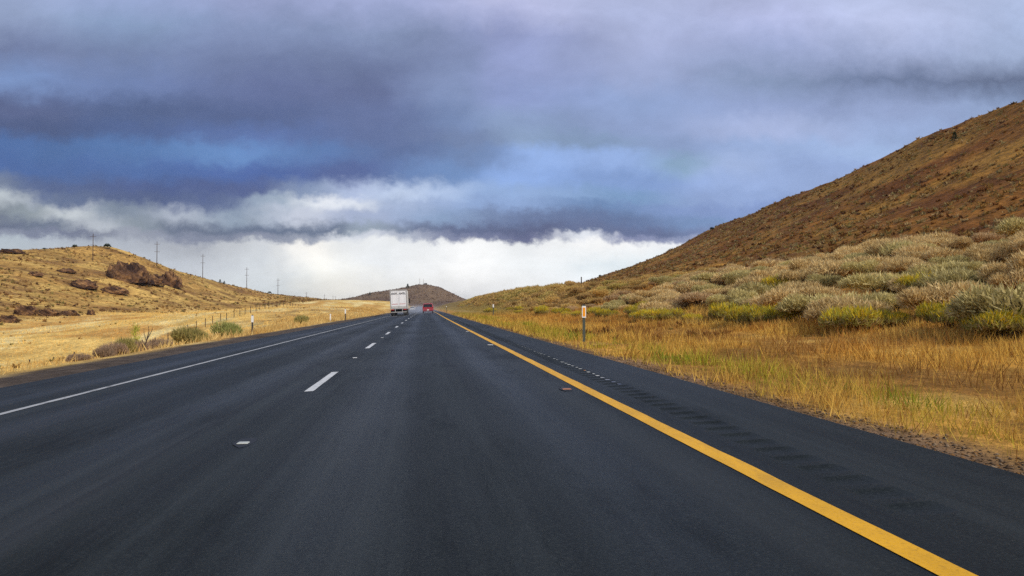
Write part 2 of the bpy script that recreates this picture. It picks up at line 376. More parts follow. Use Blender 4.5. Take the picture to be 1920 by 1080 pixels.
# ------------------------------------------------------------------ ground and hills
def axis(*segs):
    out = []
    for a, b, st in segs: out += list(np.arange(a, b, st))
    return np.array(out+[segs[-1][1]])
XS = axis((-2600,-700,190),(-700,-320,25),(-320,-60,3),(-60,-14,1.0),(-14,-7,.4),(-7,3,2.5),(3,12,.3),(12,34,.6),(34,130,1.5),(130,300,8),(300,700,25),(700,2600,190))
YS = axis((-60,0,4),(0,120,.9),(120,420,2.2),(420,760,6),(760,1500,14),(1500,2200,60),(2200,4600,300))
GX, GY = np.meshgrid(XS, YS); NX, NY = len(XS), len(YS)
WX = GX+xc(GY); gx, gy = WX.ravel(), GY.ravel(); gr = GX.ravel()
gzv = terrain(gx, gy)
def C(*c): return np.array(lin(c))
def blend(base, col, w): return base+(np.asarray(col)-base)*np.asarray(w)[..., None]
def ground_colour(x, y, xr):
    n1 = fbm(x, y, .09, 4, 11); n2 = fbm(x, y, .5, 3, 12); n3 = fbm(x*1.0, y*.35, .25, 3, 13)
    c = np.tile(C(205, 160, 88), (len(x), 1))
    # left
    field = blend(np.tile(C(230, 192, 112), (len(x), 1)), C(206, 160, 88), sstep(.45, .65, n1))
    field = blend(field, C(238, 212, 146), sstep(.5, .7, n3))
    lh = blend(np.tile(C(178, 138, 74), (len(x), 1)), C(204, 166, 92), sstep(.42, .62, n1)); lh = blend(lh, C(128, 92, 54), sstep(.48, .68, fbm(x, y, .12, 4, 14))*.8)
    zz = terrain(x, y, False)
    yb = np.clip(y, 100, 700)
    xb = np.interp(yb, [100, 135, 160, 285, 300, 340, 390, 700], [-72, -75, -70, -70, -60, -50, -44, -46])
    hw = sstep(0, -9, x-xb+(n1-.5)*10)
    L = blend(field, lh, hw)
    # dark brush on the knoll beside the road
    kn = np.exp(-((x+19)/8)**2-((y-150)/55)**2); L = blend(L, C(160, 128, 84), np.clip(kn*1.1*sstep(.35, .6, n2), 0, .7))
    rs = sstep(-17, -11, xr)*(xr < -8); L = blend(L, C(206, 160, 92), rs*.7*sstep(.3, .6, n2))
    dirt = sstep(-10.0, -9.1, xr+(n2-.5)*.9); L = blend(L, C(92, 80, 70), dirt)
    # right
    gt = blend(np.tile(C(200, 148, 66), (len(x), 1)), C(134, 92, 46), sstep(.45, .62, fbm(x, y, .32, 3, 71)*-1+1.0)*(.5+.5*n2)); gt = blend(gt, C(205, 162, 84), sstep(.55, .75, n2))
    gt = blend(gt, C(178, 120, 56), sstep(10, 14, xr)*.6)
    gr_ = blend(np.tile(C(146, 118, 92), (len(x), 1)), C(110, 88, 70), sstep(.4, .6, n2))
    Rr = blend(gr_, gt, sstep(3.9, 4.7, xr+(n2-.5)*1.2))
    rh = blend(np.tile(C(142, 94, 40), (len(x), 1)), C(160, 115, 50), sstep(.42, .62, n1)); rh = blend(rh, C(110, 64, 28), sstep(.48, .68, fbm(x, y, .1, 4, 15))*.8)
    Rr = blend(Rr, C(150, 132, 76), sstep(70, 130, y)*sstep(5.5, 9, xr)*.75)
    Rr = blend(Rr, rh, sstep(24, 31, xr+(n1-.5)*6))
    c = np.where((xr > 0)[:, None], Rr, L)
    fh = blend(np.tile(C(126, 102, 76), (len(x), 1)), C(102, 80, 64), sstep(.4, .65, fbm(x, y, .012, 4, 40)))
    c = blend(c, fh, sstep(800, 980, y)*(np.abs(x) < 700))
    return c
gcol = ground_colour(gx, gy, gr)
idx = np.arange(NX*NY).reshape(NY, NX)
quads = np.stack([idx[:-1, :-1], idx[:-1, 1:], idx[1:, 1:], idx[1:, :-1]], -1).reshape(-1, 4)
qx, qy = GX.ravel()[quads].mean(1), gy[quads].mean(1)
xb_q = np.interp(np.clip(qy, 100, 700), [100, 135, 160, 285, 300, 340, 390, 700], [-72, -75, -70, -70, -60, -50, -44, -46])
reg = np.zeros(len(quads), int)
reg[(qx > 28) & (qx < 320) & (qy < 760)] = 1
reg[(qx < xb_q-3) & (qx > -330) & (qy < 760)] = 2
reg[(qy > 960) & (qy < 2100) & (qx > -420) & (qx < 420)] = 3
def split(name, k, m, label, cat):
    q = quads[reg == k]; used, inv = np.unique(q, return_inverse=True)
    V = np.c_[gx, gy, gzv][used]
    o = link(bpy.data.objects.new(name, mesh_np(name, V, inv.reshape(-1, 4), m, gcol[used], smooth=True)))
    return tag(o, label, cat, kind='structure')
split('ground', 0, M_ground, 'dry grass field, verge and gravel on both sides of the highway', 'ground')
split('hill', 1, M_hill, 'steep dark brown hillside with low scrub right of the highway', 'hill')
split('hill', 2, M_hill, 'rounded tan grassy hill with rock outcrops left of the highway', 'hill')
split('hill', 3, M_hill, 'far brown hill with two masts straight ahead over the road', 'hill')

# ------------------------------------------------------------------ road
m = bpy.data.materials.new('wet_asphalt'); m.use_nodes = True; t = NT(m.node_tree); M_road = m
b = t.n('ShaderNodeBsdfPrincipled'); o = t.n('ShaderNodeOutputMaterial'); t.link(b.outputs[0], o.inputs[0])
geo = t.n('ShaderNodeNewGeometry'); pos = geo.outputs['Position']
xa = t.n('ShaderNodeAttribute', _attribute_name='xr').outputs['Fac']
wob = t.m('ADD', xa, t.m('MULTIPLY', t.m('SUBTRACT', t.noise(t.vmul(pos, (1, .06, 1)), .8, 3), .5), .5))
def track(c, w): return t.m('SUBTRACT', 1.0, t.mr(t.m('ABSOLUTE', t.m('SUBTRACT', wob, c)), 0, w, smooth=True))
tr = None
for c_, w_ in ((-.55, .6), (1.15, .6), (-4.35, .6), (-2.6, .6), (-5.95, .45)):
    k = track(c_, w_); tr = k if tr is None else t.m('MAXIMUM', tr, k)
ns = t.noise(t.vmul(pos, (1, .05, 1)), 1.7, 6, .6); nb = t.noise(t.vmul(pos, (1, .4, 1)), .35, 4, .5); nf = t.noise(pos, 60, 4, .8)
base = t.mix(ns, (.0035, .0055, .0052), (.013, .018, .016))
base = t.mix(t.m('MULTIPLY', tr, .7), base, (.006, .010, .010))
base = t.mix(t.m('MULTIPLY', t.mr(xa, -5.5, -5.9), .55), base, (.018, .024, .032))
base = t.mix(t.m('MULTIPLY', t.mr(nf, .50, .68), .6), base, (.050, .056, .052)); base = t.mix(t.m('MULTIPLY', t.mr(nf, .48, .36), .6), base, (.0025, .0035, .0035))
# old seam and oil streak by the lane line
base = t.mix(t.m('MULTIPLY', track(-1.75, .22), t.mr(ns, .4, .7, 0, .45)), base, (.016, .017, .019))
base = t.mix(t.m('MULTIPLY', track(-2.15, .25), t.mr(nb, .35, .65, 0, .35)), base, (.075, .08, .087))
pt = t.noise(t.vmul(pos, (1, .22, 1)), .9, 7, .72)
base = t.mix(t.mr(pt, .53, .68, 0, .75), base, (.0045, .0065, .006))
base = t.mix(t.m('MULTIPLY', track(1.72, .34), t.mr(pt, .38, .62, .55, .1)), base, (.040, .045, .046))
strk = t.noise(t.vmul(pos, (1, .018, 1)), 3.2, 5, .7)
base = t.mix(t.mr(strk, .50, .70, 0, .6), base, (.030, .036, .035)); base = t.mix(t.mr(strk, .48, .34, 0, .6), base, (.003, .0045, .0045))
base = t.mix(t.m('MULTIPLY', track(.30, .30), t.mr(ns, .40, .65, 0, .4)), base, (.030, .037, .037))
t.link(base, b.inputs['Base Color'])
rg = t.m('SUBTRACT', t.m('ADD', .38, t.m('ADD', t.m('MULTIPLY', nb, .22), t.m('MULTIPLY', ns, .12))), t.m('MULTIPLY', tr, .10)); t.link(rg, b.inputs['Roughness'])
t.link(t.m('MULTIPLY', t.m('ADD', .05, t.m('MULTIPLY', ns, .27)), t.m('SUBTRACT', 1.0, t.mr(pt, .50, .66, 0, .55))), b.inputs['Specular IOR Level'])
bn = t.n('ShaderNodeBump'); bn.inputs['Strength'].default_value = .5; bn.inputs['Distance'].default_value = .010
t.link(nf, bn.inputs['Height']); t.link(bn.outputs[0], b.inputs['Normal'])

RY = axis((-40, 0, 2), (0, 400, 4), (400, 1000, 20))
GY0, GY1 = 3.4, 62.0
RUX = np.array([2.33, 2.37, 2.42, 2.47, 2.52, 2.57, 2.62])
GP = .31
def strip(xs, ys, zfun=None):
    X, Y = np.meshgrid(xs, ys); Z = road_z(X)
    if zfun is not None: Z = Z+zfun(X, Y)
    i = np.arange(X.size).reshape(X.shape)
    q = np.stack([i[:-1, :-1], i[:-1, 1:], i[1:, 1:], i[1:, :-1]], -1).reshape(-1, 4)
    return np.c_[(X+xc(Y)).ravel(), Y.ravel(), Z.ravel()], q, X.ravel()
def groove(X, Y):
    ph = ((Y-GY0) % GP)/GP; d = np.clip(1-((ph-.5)/.32)**2, 0, 1)
    return -.014*np.sqrt(d)*((X > 2.34) & (X < 2.61))
parts = [strip(np.array([RL, -6.6, -5.24, -3.5, -1.58, 0, 1.2, 2.07, 2.33]), RY), strip(np.array([2.62, 3.0, 3.35, RR]), RY),
         strip(RUX, np.arange(GY0, GY1+.001, GP/12), groove), strip(np.array([2.33, 2.62]), np.array([-40, -20, 0, GY0])), strip(np.array([2.33, 2.62]), np.r_[GY1, np.arange(64, 1000.1, 12)])]
V, Q, A = [], [], []; off = 0
for v_, q_, a_ in parts: V.append(v_); Q.append(q_+off); A.append(a_); off += len(v_)
# outer edges fall to the ground
for xe, dxe in ((RL, -.12), (RR, .10)):
    e = np.c_[xe+xc(RY), RY, np.full(len(RY), SLOPE*xe)]; f_ = e+np.array([dxe, 0, -.12]); k = len(RY); i = np.arange(k-1)
    V.append(np.r_[e, f_]); q_ = np.stack([i, i+1, i+1+k, i+k], -1) if xe < 0 else np.stack([i, i+k, i+1+k, i+1], -1)
    Q.append(q_+off); A.append(np.full(2*k, xe)); off += 2*k
road = link(bpy.data.objects.new('road', mesh_np('road', np.concatenate(V), np.concatenate(Q), M_road, attrs={'xr': np.concatenate(A)})))
tag(road, 'wet dark asphalt highway running straight to the far hill', 'road', kind='structure')

def paint_mat(name, col, worn):
    m = bpy.data.materials.new(name); m.use_nodes = True; t = NT(m.node_tree)
    b = t.n('ShaderNodeBsdfPrincipled'); o = t.n('ShaderNodeOutputMaterial'); t.link(b.outputs[0], o.inputs[0])
    g = t.n('ShaderNodeNewGeometry').outputs['Position']
    n = t.noise(t.vmul(g, (1, .35, 1)), 9, 6, .7); n2 = t.noise(g, .5, 3)
    w = t.m('MULTIPLY', t.mr(t.m('ADD', n, t.m('MULTIPLY', n2, .25)), .66, .84), worn)
    dr = t.mr(t.noise(t.vmul(g, (1, .3, 1)), 3.5, 6, .7), .35, .70, 1.0, .72); sp = t.mr(t.noise(g, 45, 4, .8), .52, .70, 1.0, .62)
    k = t.m('MULTIPLY', dr, sp)
    t.link(t.mix(w, t.mix(1.0, (*col, 1), t.comb(k, k, k), 'MULTIPLY'), (.04, .04, .042)), b.inputs['Base Color'])
    b.inputs['Roughness'].default_value = .55; b.inputs['Specular IOR Level'].default_value = .3
    return m
M_yel = paint_mat('yellow_paint', (1.0, .50, .006), .2); M_wpaint = paint_mat('white_paint', (.82, .82, .80), .5); M_wworn = paint_mat('worn_white_paint', (.55, .55, .54), .9)
def marking(name, x0, x1, ys, m):
    v_, q_, a_ = strip(np.array([x0, x1]), np.asarray(ys, float)); v_[:, 2] += .004
    k = int(abs(x0)*100)
    v_[:, 0] += (fbm(v_[:, 1]*1.7, a_*40+k, 1.0, 3, 91)-.5)*.018
    return link(bpy.data.objects.new(name, mesh_np(name, v_, q_, m)), road)
LY = axis((-4, 0, 1), (0, 40, .2), (40, 120, 1), (120, 400, 4), (400, 1000, 20))
marking('yellow_edge_line', 1.96, 2.10, LY, M_yel)
marking('white_edge_line', -5.29, -5.18, LY, M_wworn)
for k in range(26):
    y0 = 10.9+11.2*k
    marking('lane_dash', -1.645, -1.52, np.linspace(y0, y0+3.2, 17), M_wpaint)
# rain water lying at the outer end of the rumble grooves
M_water = mat('rain_water', (.02, .022, .025), .03, spec=.6)
wv, wq = [], []
for k in range(int((GY1-GY0)/GP)):
    yc = GY0+(k+.5)*GP
    if yc < 9.6 or yc > 21: continue
    h1 = _hash(np.array([k]), np.array([3]), 5)[0]
    if h1 < .15: continue
    x0 = 2.57-.04*h1; o_ = len(wv)
    for sx, sy in ((x0, -.085), (2.605, -.085), (2.605, .085), (x0, .085)):
        wv.append((sx+xc(yc), yc+sy, SLOPE*2.55-.0045+.0))
    wq.append((o_, o_+1, o_+2, o_+3))
tag(link(bpy.data.objects.new('water', mesh_np('water', wv, wq, M_water))), 'rain water lying in the rumble strip grooves', 'water', kind='structure')

# recessed pavement markers
M_slot = mat('dark_slot', (.007, .008, .009), .6)
M_rust = mat('dull_orange_marker', (.42, .17, .08), .6)
def marker(x, y, mt, label, grp, w=.10, tilt=0):
    r = empty('pavement_marker', (x+float(xc(y)), y, SLOPE*x)); tag(r, label, 'marker', grp)
    rr = random.Random(int(y*10)); MB().add([(.085*(.7+.5*rr.random())*math.cos(q), .05+.30*(.6+.6*rr.random())*math.sin(q), .0045) for q in np.linspace(0, 6.2832, 15)[:-1]], [tuple(range(14))]).build('slot', M_slot, r)
    MB().ring([[(-w/2*k, -.04*k, z), (w/2*k, -.04*k, z), (w/2*k, .04*k, z), (-w/2*k, .04*k, z)] for z, k in ((.0065, 1), (.011, .96), (.015, .7))]).build('reflector', mt, r)
GM = 'reflective markers set in the road'
marker(-1.535, 6.8, mat('scuffed_marker_lens', (.50, .52, .48), .5, vary=.3, vscale=40), 'scuffed white pavement marker in the lane line nearest the camera', GM, .095)
marker(-1.56, 17.9, M_white, 'white pavement marker between the first and second lane dashes', GM)
marker(-1.56, 29.6, M_white, 'small white pavement marker beyond the second lane dash', GM)
marker(1.80, 9.4, M_rust, 'dull orange pavement marker beside the yellow line in a broken slot', GM, .11)
marker(1.83, 20.6, M_white, 'bright white pavement marker beside the yellow line, nearer of two', GM, .16)
marker(1.85, 31.9, M_white, 'small white pavement marker beside the yellow line, farther of two', GM, .13)

# ------------------------------------------------------------------ plants
def blades(n, root, tip, width, rng):
    """n triangles root->tip"""
    d = tip-root; s = np.cross(d, rng.normal(size=(n, 3))); s /= np.linalg.norm(s, axis=1, keepdims=True)+1e-9
    w = width[:, None]/2
    V = np.stack([root-s*w, root+s*w, tip], 1).reshape(-1, 3)
    return V, np.arange(3*n).reshape(-1, 3)
def dome_points(n, rng, lobes):
    k = rng.integers(0, len(lobes), n); L = np.array(lobes)[k]
    d = rng.normal(size=(n, 3)); d[:, 2] = np.abs(d[:, 2])*.9-.12; d /= np.linalg.norm(d, axis=1, keepdims=True)
    r = L[:, 3]*(.45+.6*rng.random(n)**.6)
    p = L[:, :3]+d*r[:, None]*np.array([1, 1, .85]); p[:, 2] = np.maximum(p[:, 2], .03)
    return p, d
def bush_mesh(name, seed, pal, n=1500, length=.26, width=.030, up=.55, lobes_n=6, spread=.55, toppal=None, flat=.8, topz=.5):
    rng = np.random.default_rng(seed); lobes = [(0, 0, .42*flat, .5)]
    for k in range(lobes_n):
        a = rng.random()*6.28; rr = spread*(.5+.6*rng.random()); lobes.append((rr*math.cos(a), rr*math.sin(a), (.26+.30*rng.random())*flat, .26+.16*rng.random()))
    p, d = dome_points(n, rng, lobes)
    dirv = d*(1-up)+np.array([0, 0, up])+rng.normal(size=(n, 3))*.28; dirv /= np.linalg.norm(dirv, axis=1, keepdims=True)
    L = length*(.5+rng.random(n)); V, Fc = blades(n, p-dirv*L[:, None]*.5, p+dirv*L[:, None]*.5, width*(.6+.8*rng.random(n)), rng)
    V[:, 2] = np.maximum(V[:, 2], 0.0)
    pal = np.array([lin(c) for c in pal]); c = pal[rng.integers(0, len(pal), n)]*(.8+.4*rng.random((n, 1)))
    if toppal is not None:
        tp = np.array([lin(q) for q in toppal]); top = (p[:, 2] > topz*(.8+.4*rng.random(n))) & (rng.random(n) < .85)
        c[top] = tp[rng.integers(0, len(tp), top.sum())]*(.8+.4*rng.random((top.sum(), 1)))
    return V, Fc, np.repeat(c, 3, 0), rng
def stems_mesh(name, seed, n=9, h=.5, spread=.4):
    rng = random.Random(seed); mb = MB()
    for k in range(n):
        a = rng.random()*6.28; r = spread*(.4+.6*rng.random()); q = (r*.5*math.cos(a), r*.5*math.sin(a), h*.5)
        mb.tube([(.06*math.cos(a), .06*math.sin(a), -.12), q, (r*math.cos(a), r*math.sin(a), h*(.8+.4*rng.random()))], [.022, .014, .006], 5)
    return mb.mesh(name, M_stem)
SAGE = {'grey-green': [(206,194,144), (192,180,128), (216,204,158), (166,154,108)], 'pale tan': [(220,198,152), (228,208,166), (202,178,132), (176,152,110)], 'grey-brown': [(204,178,144), (186,160,126), (216,190,158), (156,132,100)]}
PROTO = {}
for ti, (tone, pal) in enumerate(SAGE.items()):
    pal = SAGE[tone] = [(min(245, int(r*1.06)), min(245, int(g*1.04)), int(b_*.96)) for r, g, b_ in pal]
    for k in range(3):
        V, Fc, c, _ = bush_mesh('sage', 100+ti*10+k, pal, n=4200, length=.15, width=.030, up=.38, spread=.6, lobes_n=7, flat=.9)
        PROTO[tone, k] = (mesh_np('foliage', V, Fc, M_leaf, c), stems_mesh('stem', 50+ti*3+k))
        PROTO[tone, k+10] = (mesh_np('foliage', V, Fc, M_leaf, c*np.array([.92, .86, .62])), PROTO[tone, k][1])
for k in range(4):
    V, Fc, c, _ = bush_mesh('rabbit', 300+k, [(178,170,84), (160,156,80), (190,176,104), (168,146,96), (182,160,118)], n=4200, length=.15, width=.028, up=.5, spread=.6, flat=.72,
                            toppal=[(226,188,36), (210,182,42), (196,184,62), (230,198,60), (182,176,70), (190,182,72)], topz=.40)
    PROTO['rabbit', k] = (mesh_np('foliage', V, Fc, M_leaf, c), stems_mesh('stem', 80+k))
for k, pal in enumerate([[(170,172,98), (184,184,112), (144,142,84)], [(186,158,130), (168,142,116), (152,130,110)], [(172,164,98), (184,168,104), (150,138,88)], [(70,92,34), (86,108,44), (150,150,60)]]):
    V, Fc, c, _ = bush_mesh('verge', 500+k, pal, n=2600, length=.22, width=.034)
    PROTO['verge', k] = (mesh_np('foliage', V, Fc, M_leaf, c), stems_mesh('stem', 90+k))
def bush(name, key, x, y, s, sz, label, cat, group, z=None):
    r = empty(name, (x, y, (gz(x, y) if z is None else z)-.03), random.random()*6.28); tag(r, label, cat, group)
    for nm, me in zip(('foliage', 'stem'), PROTO[key]):
        o = bpy.data.objects.new(nm, me); o.scale = (s, s, sz); link(o, r)
    return r

# sagebrush on the bank right of the road
cand = []
tries = 0; rs = random.Random(21)
def too_close(x, y, s):
    for (X, Y, s2, *_r) in cand:
        if abs(X-x) < 2.2 and abs(Y-y) < 2.2 and (X-x)**2+(Y-y)**2 < (.40*(s+s2))**2: return True
    return False
while len(cand) < 950 and tries < 60000:
    tries += 1
    y = 10+330*rs.random()**1.55; xr = 12.6+15.5*rs.random()**.85
    if xr/y > .92: continue
    if float(fbm([xr], [y], .11, 3, 77)[0]) < .40 and rs.random() < .8: continue
    if y > 130 and xr < 13+(rs.random()*7): continue
    s = (.75+.6*rs.random()**1.4)*(1.18 if y < 50 else 1.0 if y < 120 else 1.15)
    if too_close(xr, y, s): continue
    cand.append((xr, y, s))
cand.sort(key=lambda q: q[1]/q[2])
xs_ = np.array([c[0] for c in cand]); ys_ = np.array([c[1] for c in cand]); zs_ = terrain(xs_+xc(ys_), ys_)
tones = list(SAGE)
stV, stF, stC = [], [], []; nst = 0
for i, (xr, y, s) in enumerate(cand):
    tn = tones[int(min(2.99, max(0, float(fbm([xr], [y], .2, 2, 55)[0])*5-1.0+rs.random()*.9-.2)))]
    x = xr+float(xc(y))
    if i < 290:
        zone = 'low on the bank, just behind the yellow-flowered bushes' if xr < 16.2 else ('halfway up the bank in the dense brush' if xr < 21 else 'at the top of the bank below the brown hill')
        if y > 60: zone = ('low down' if xr < 16.2 else 'halfway up' if xr < 21 else 'at the top')+' on the far stretch of the right bank'
        bush('sagebrush', (tn, i % 3+(10 if y > 68 else 0)), x, y, s, s*(.75+.3*rs.random()), f'{tn} sagebrush {zone}', 'sagebrush', 'sagebrush on the bank right of the road', z=float(zs_[i]))
    else:
        n = 150; rng = np.random.default_rng(9000+i)
        p, d = dome_points(n, rng, [(0, 0, .35, .5), (.4, .1, .25, .35), (-.35, .2, .25, .35), (0, -.4, .25, .3)])
        V, Fc = blades(n, p-d*.12, p+d*.16+np.array([0, 0, .10]), .10*(.6+.8*rng.random(n)), rng)
        pal = np.array([lin(q) for q in SAGE[tn]])*np.array([.92, .86, .62]) if y > 75 else np.array([lin(q) for q in SAGE[tn]]); c = np.repeat(pal[rng.integers(0, 4, n)]*(.75+.4*rng.random((n, 1))), 3, 0)
        stV.append(V*np.array([s, s, s*.9])+np.array([x, y, zs_[i]-.03])); stF.append(Fc+nst); nst += len(V); stC.append(c)
tag(link(bpy.data.objects.new('sagebrush_mass', mesh_np('sagebrush_mass', np.concatenate(stV), np.concatenate(stF), M_leaf, np.concatenate(stC)))), 'mass of sagebrush on the far bank right of the road', 'sagebrush', kind='stuff')

# yellow-flowered rabbitbrush along the foot of the bank
rb = [(12.2, 15.0), (13.4, 15.6), (12.9, 17.6), (11.4, 19.4), (12.5, 19.8), (11.9, 21.2), (12.3, 25), (11.6, 26.4), (12.6, 27.6), (11.5, 30), (12.4, 31.5), (11.8, 33.4), (12.6, 35.5), (11.3, 37), (12.1, 39.2), (11.9, 42.6), (12.6, 44.6), (11.5, 47.5), (12.3, 50.5), (11.9, 54), (12.4, 58), (10.9, 61), (12.2, 66), (11.4, 72), (12.3, 79), (11.6, 86), (10.4, 92), (12.1, 99), (15.8, 22.5), (16.8, 34), (14.6, 47), (11.8, 112), (9.8, 118), (12.2, 126)]
for i, (xr, y) in enumerate(rb):
    xr += rs.uniform(-.7, .9); y *= rs.uniform(.97, 1.03); wh = 'nearest the right end of the row' if y < 18 else 'in the row behind the dry grass' if y < 46 else 'in the row by the amber-topped post' if y < 75 else 'far along the foot of the bank'
    if xr > 14: wh = 'up among the grey sagebrush of the bank'
    s = .65+.65*rs.random()
    bush('rabbitbrush', ('rabbit', i % 4), xr+float(xc(y)), y, s, s*(.85+.35*rs.random()), f'yellow-flowered rabbitbrush {wh}', 'rabbitbrush', 'yellow rabbitbrush at the foot of the bank')

# roadside bushes on the left
for key, px, py, X, s, sz, lab in [
    (0, 415, 641, -11.4, 1.05, .95, 'round green-grey bush beside the left white-topped post'),
    (2, 350, 651, -11.5, .95, .90, 'olive brown bush left of the green-grey bush at the road edge'),
    (2, 378, 645, -11.9, .55, .6, 'small olive bush between two larger bushes at the left road edge'),
    (2, 566, 613, -10.9, .80, .80, 'green and brown bush at the left road edge beyond the white-topped post'),
    (1, 302, 657, -11.6, .70, .6, 'low dry purplish shrub right of the bare twig'),
    (1, 258, 667, -11.5, .6, .62, 'dry brown shrub at the foot of the bare twig'),
    (2, 235, 668, -11.3, .62, .8, 'dark olive shrub left of the tall green weed'),
    (1, 210, 674, -11.2, .62, .65, 'dry purplish shrub, middle of the left roadside clump'),
    (1, 190, 678, -11.1, .6, .55, 'dry purplish shrub near the left end of the roadside clump'),
    (1, 152, 684, -11.0, .50, .36, 'low dark shrub at the left end of the roadside clump')]:
    a, e = ray(px, py); y = X/a
    bush('roadside_bush', ('verge', key), X, y, s*(1.2 if px > 340 else .95), sz*(1.5 if px > 400 else 1.35 if px > 320 else 1.15), lab, 'bush', 'bushes along the left road edge')
# tall green weed and bare twig
def weed_mesh(seed, n, h, w, pal):
    rng = np.random.default_rng(seed); z = h*rng.random(n); p = np.c_[rng.normal(0, w, n), rng.normal(0, w, n), z]
    d = rng.normal(size=(n, 3))*.6+np.array([0, 0, .9]); V, Fc = blades(n, p, p+d*.13, .035*(.6+.8*rng.random(n)), rng)
    pal = np.array([lin(q) for q in pal]); return mesh_np('foliage', V, Fc, M_leaf, np.repeat(pal[rng.integers(0, len(pal), n)], 3, 0))
a, e = ray(253, 655); y = -11.6/a; r = empty('green_weed', (-11.6, y, gz(-11.6, y))); tag(r, 'tall thin yellow-green weed standing above the left roadside shrubs', 'weed')
link(bpy.data.objects.new('foliage', weed_mesh(5, 260, 1.1, .09, [(190,188,84), (204,192,100), (170,172,76)])), r); MB().tube([(0, 0, -.1), (.03, .02, .6), (.02, 0, 1.1)], [.02, .014, .006], 6).build('stem', M_stem, r)
a, e = ray(268, 662); y = -11.0/a; r = MB().tube([(0, 0, -.1), (.12, 0, .35), (.2, .05, .75), (.17, .08, 1.0)], [.035, .028, .018, .006], 6).tube([(.15, .02, .45), (.32, .02, .8), (.36, .05, .95)], [.02, .012, .005], 5).tube([(.13, .02, .3), (0, .1, .7), (-.02, .12, .9)], [.016, .01, .004], 5).build('bare_twig', M_wood, None, (-11.0, y, gz(-11.0, y)))
tag(r, 'dark bare twig sticking up among the left roadside shrubs', 'twig')

# grass: one object of blades per kind of cover
def scatter_grass(name, label, n, xr_rng, y_rng, h_rng, w0, colfun, dens, ybias=1.6, seed=1, lean=.35):
    rng = np.random.default_rng(seed)
    y = y_rng[0]+(y_rng[1]-y_rng[0])*rng.random(n)**ybias; xr = xr_rng[0]+(xr_rng[1]-xr_rng[0])*rng.random(n)
    x = xr+xc(y); k = (rng.random(n) < dens(x, y, xr)) & (np.abs(x/np.maximum(y, .1)-.12) < .9)
    x, y, xr = x[k], y[k], xr[k]; n = len(x)
    z = terrain(x, y); dist = np.hypot(x, y)
    cl = fbm(x, y, 1.3, 2, 90+seed)
    h = (h_rng[0]+(h_rng[1]-h_rng[0])*rng.random(n))*(.30+1.4*sstep(.25, .75, cl))
    d = rng.normal(size=(n, 3))*lean; d[:, 2] = 1
    root = np.c_[x, y, z-.03]; tip = root+d*h[:, None]
    V, Fc = blades(n, root, tip, w0*(.6+.8*rng.random(n))*np.clip(dist/12, .6, 6), rng)
    c = colfun(x, y, xr, rng)*(.8+.4*rng.random((n, 1)))
    return tag(link(bpy.data.objects.new(name, mesh_np(name, V, Fc, M_grass, np.repeat(c, 3, 0)))), label, 'grass', kind='stuff')
def col_right(x, y, xr, rng):
    n = len(x); g = fbm(x, y, .55, 3, 61); g2 = fbm(x, y, .2, 3, 62)
    c = np.tile(C(224, 182, 88), (n, 1)); c = blend(c, C(204, 150, 68), sstep(6.0, 9.0, xr)*sstep(.35, .6, g2)); c = blend(c, C(228, 190, 100), sstep(.5, .7, g)*.7)
    gw = np.exp(-((xr-5.1)/.85)**2)*sstep(.38, .56, g); c = blend(c, C(172, 170, 52), np.clip(gw*1.1, 0, 1)*(rng.random(n) < .8))
    gg = np.exp(-((xr-5.3)/.6)**2)*sstep(.60, .68, fbm(x, y, .9, 2, 63)); c = blend(c, C(112, 140, 34), gg)
    pb = sstep(5.7, 6.6, xr)*sstep(12.2, 10, xr)*sstep(.58, .42, fbm(x, y, .32, 3, 71)); c = blend(c, C(142, 98, 54), np.clip(pb*.85, 0, 1)*(rng.random(n) < .8))
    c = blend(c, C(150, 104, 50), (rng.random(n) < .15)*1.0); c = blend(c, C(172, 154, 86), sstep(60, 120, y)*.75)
    return c
def dens_right(x, y, xr):
    p = fbm(x, y, .32, 3, 71); bare = sstep(5.9, 6.8, xr)*sstep(11.8, 10, xr)*sstep(.60, .46, p)
    bare = np.maximum(bare, 0); post = 1-((np.abs(xr-4.9) < .45) & (y > 20.5) & (y < 24))*.95
    return post*np.clip(sstep(3.85, 4.6, xr+(fbm(x, y, .9, 2, 72)-.5)*.9)*(.95-.6*bare), 0, 1)
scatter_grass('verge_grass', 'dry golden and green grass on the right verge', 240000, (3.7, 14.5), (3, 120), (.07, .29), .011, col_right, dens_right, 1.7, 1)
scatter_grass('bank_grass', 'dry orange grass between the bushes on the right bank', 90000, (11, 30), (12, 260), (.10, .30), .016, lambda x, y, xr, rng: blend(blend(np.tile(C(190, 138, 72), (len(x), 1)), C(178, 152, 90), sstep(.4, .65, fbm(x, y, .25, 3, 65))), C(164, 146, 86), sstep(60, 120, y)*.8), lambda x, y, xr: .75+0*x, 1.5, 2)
scatter_grass('roadside_grass', 'dry orange grass along the left road edge', 60000, (-15.5, -9.3), (14, 190), (.10, .34), .014, lambda x, y, xr, rng: blend(np.tile(C(208, 172, 104), (len(x), 1)), C(226, 196, 128), sstep(.4, .65, fbm(x, y, .3, 3, 66))), lambda x, y, xr: sstep(-9.2, -10.2, xr)*(.15+.85*sstep(36, 55, y))*(.35+.65*sstep(.35, .6, fbm(x, y, .3, 2, 67))), 1.5, 3)
scatter_grass('field_grass', 'short pale yellow grass covering the field left of the road', 110000, (-78, -14), (18, 300), (.10, .28), .014, lambda x, y, xr, rng: blend(blend(np.tile(C(236, 198, 116), (len(x), 1)), C(214, 166, 92), sstep(.45, .65, fbm(x, y, .09, 4, 11))), C(242, 210, 132), sstep(.5, .7, fbm(x, y*.35, .25, 3, 13))), lambda x, y, xr: .8+0*x, 1.3, 4)

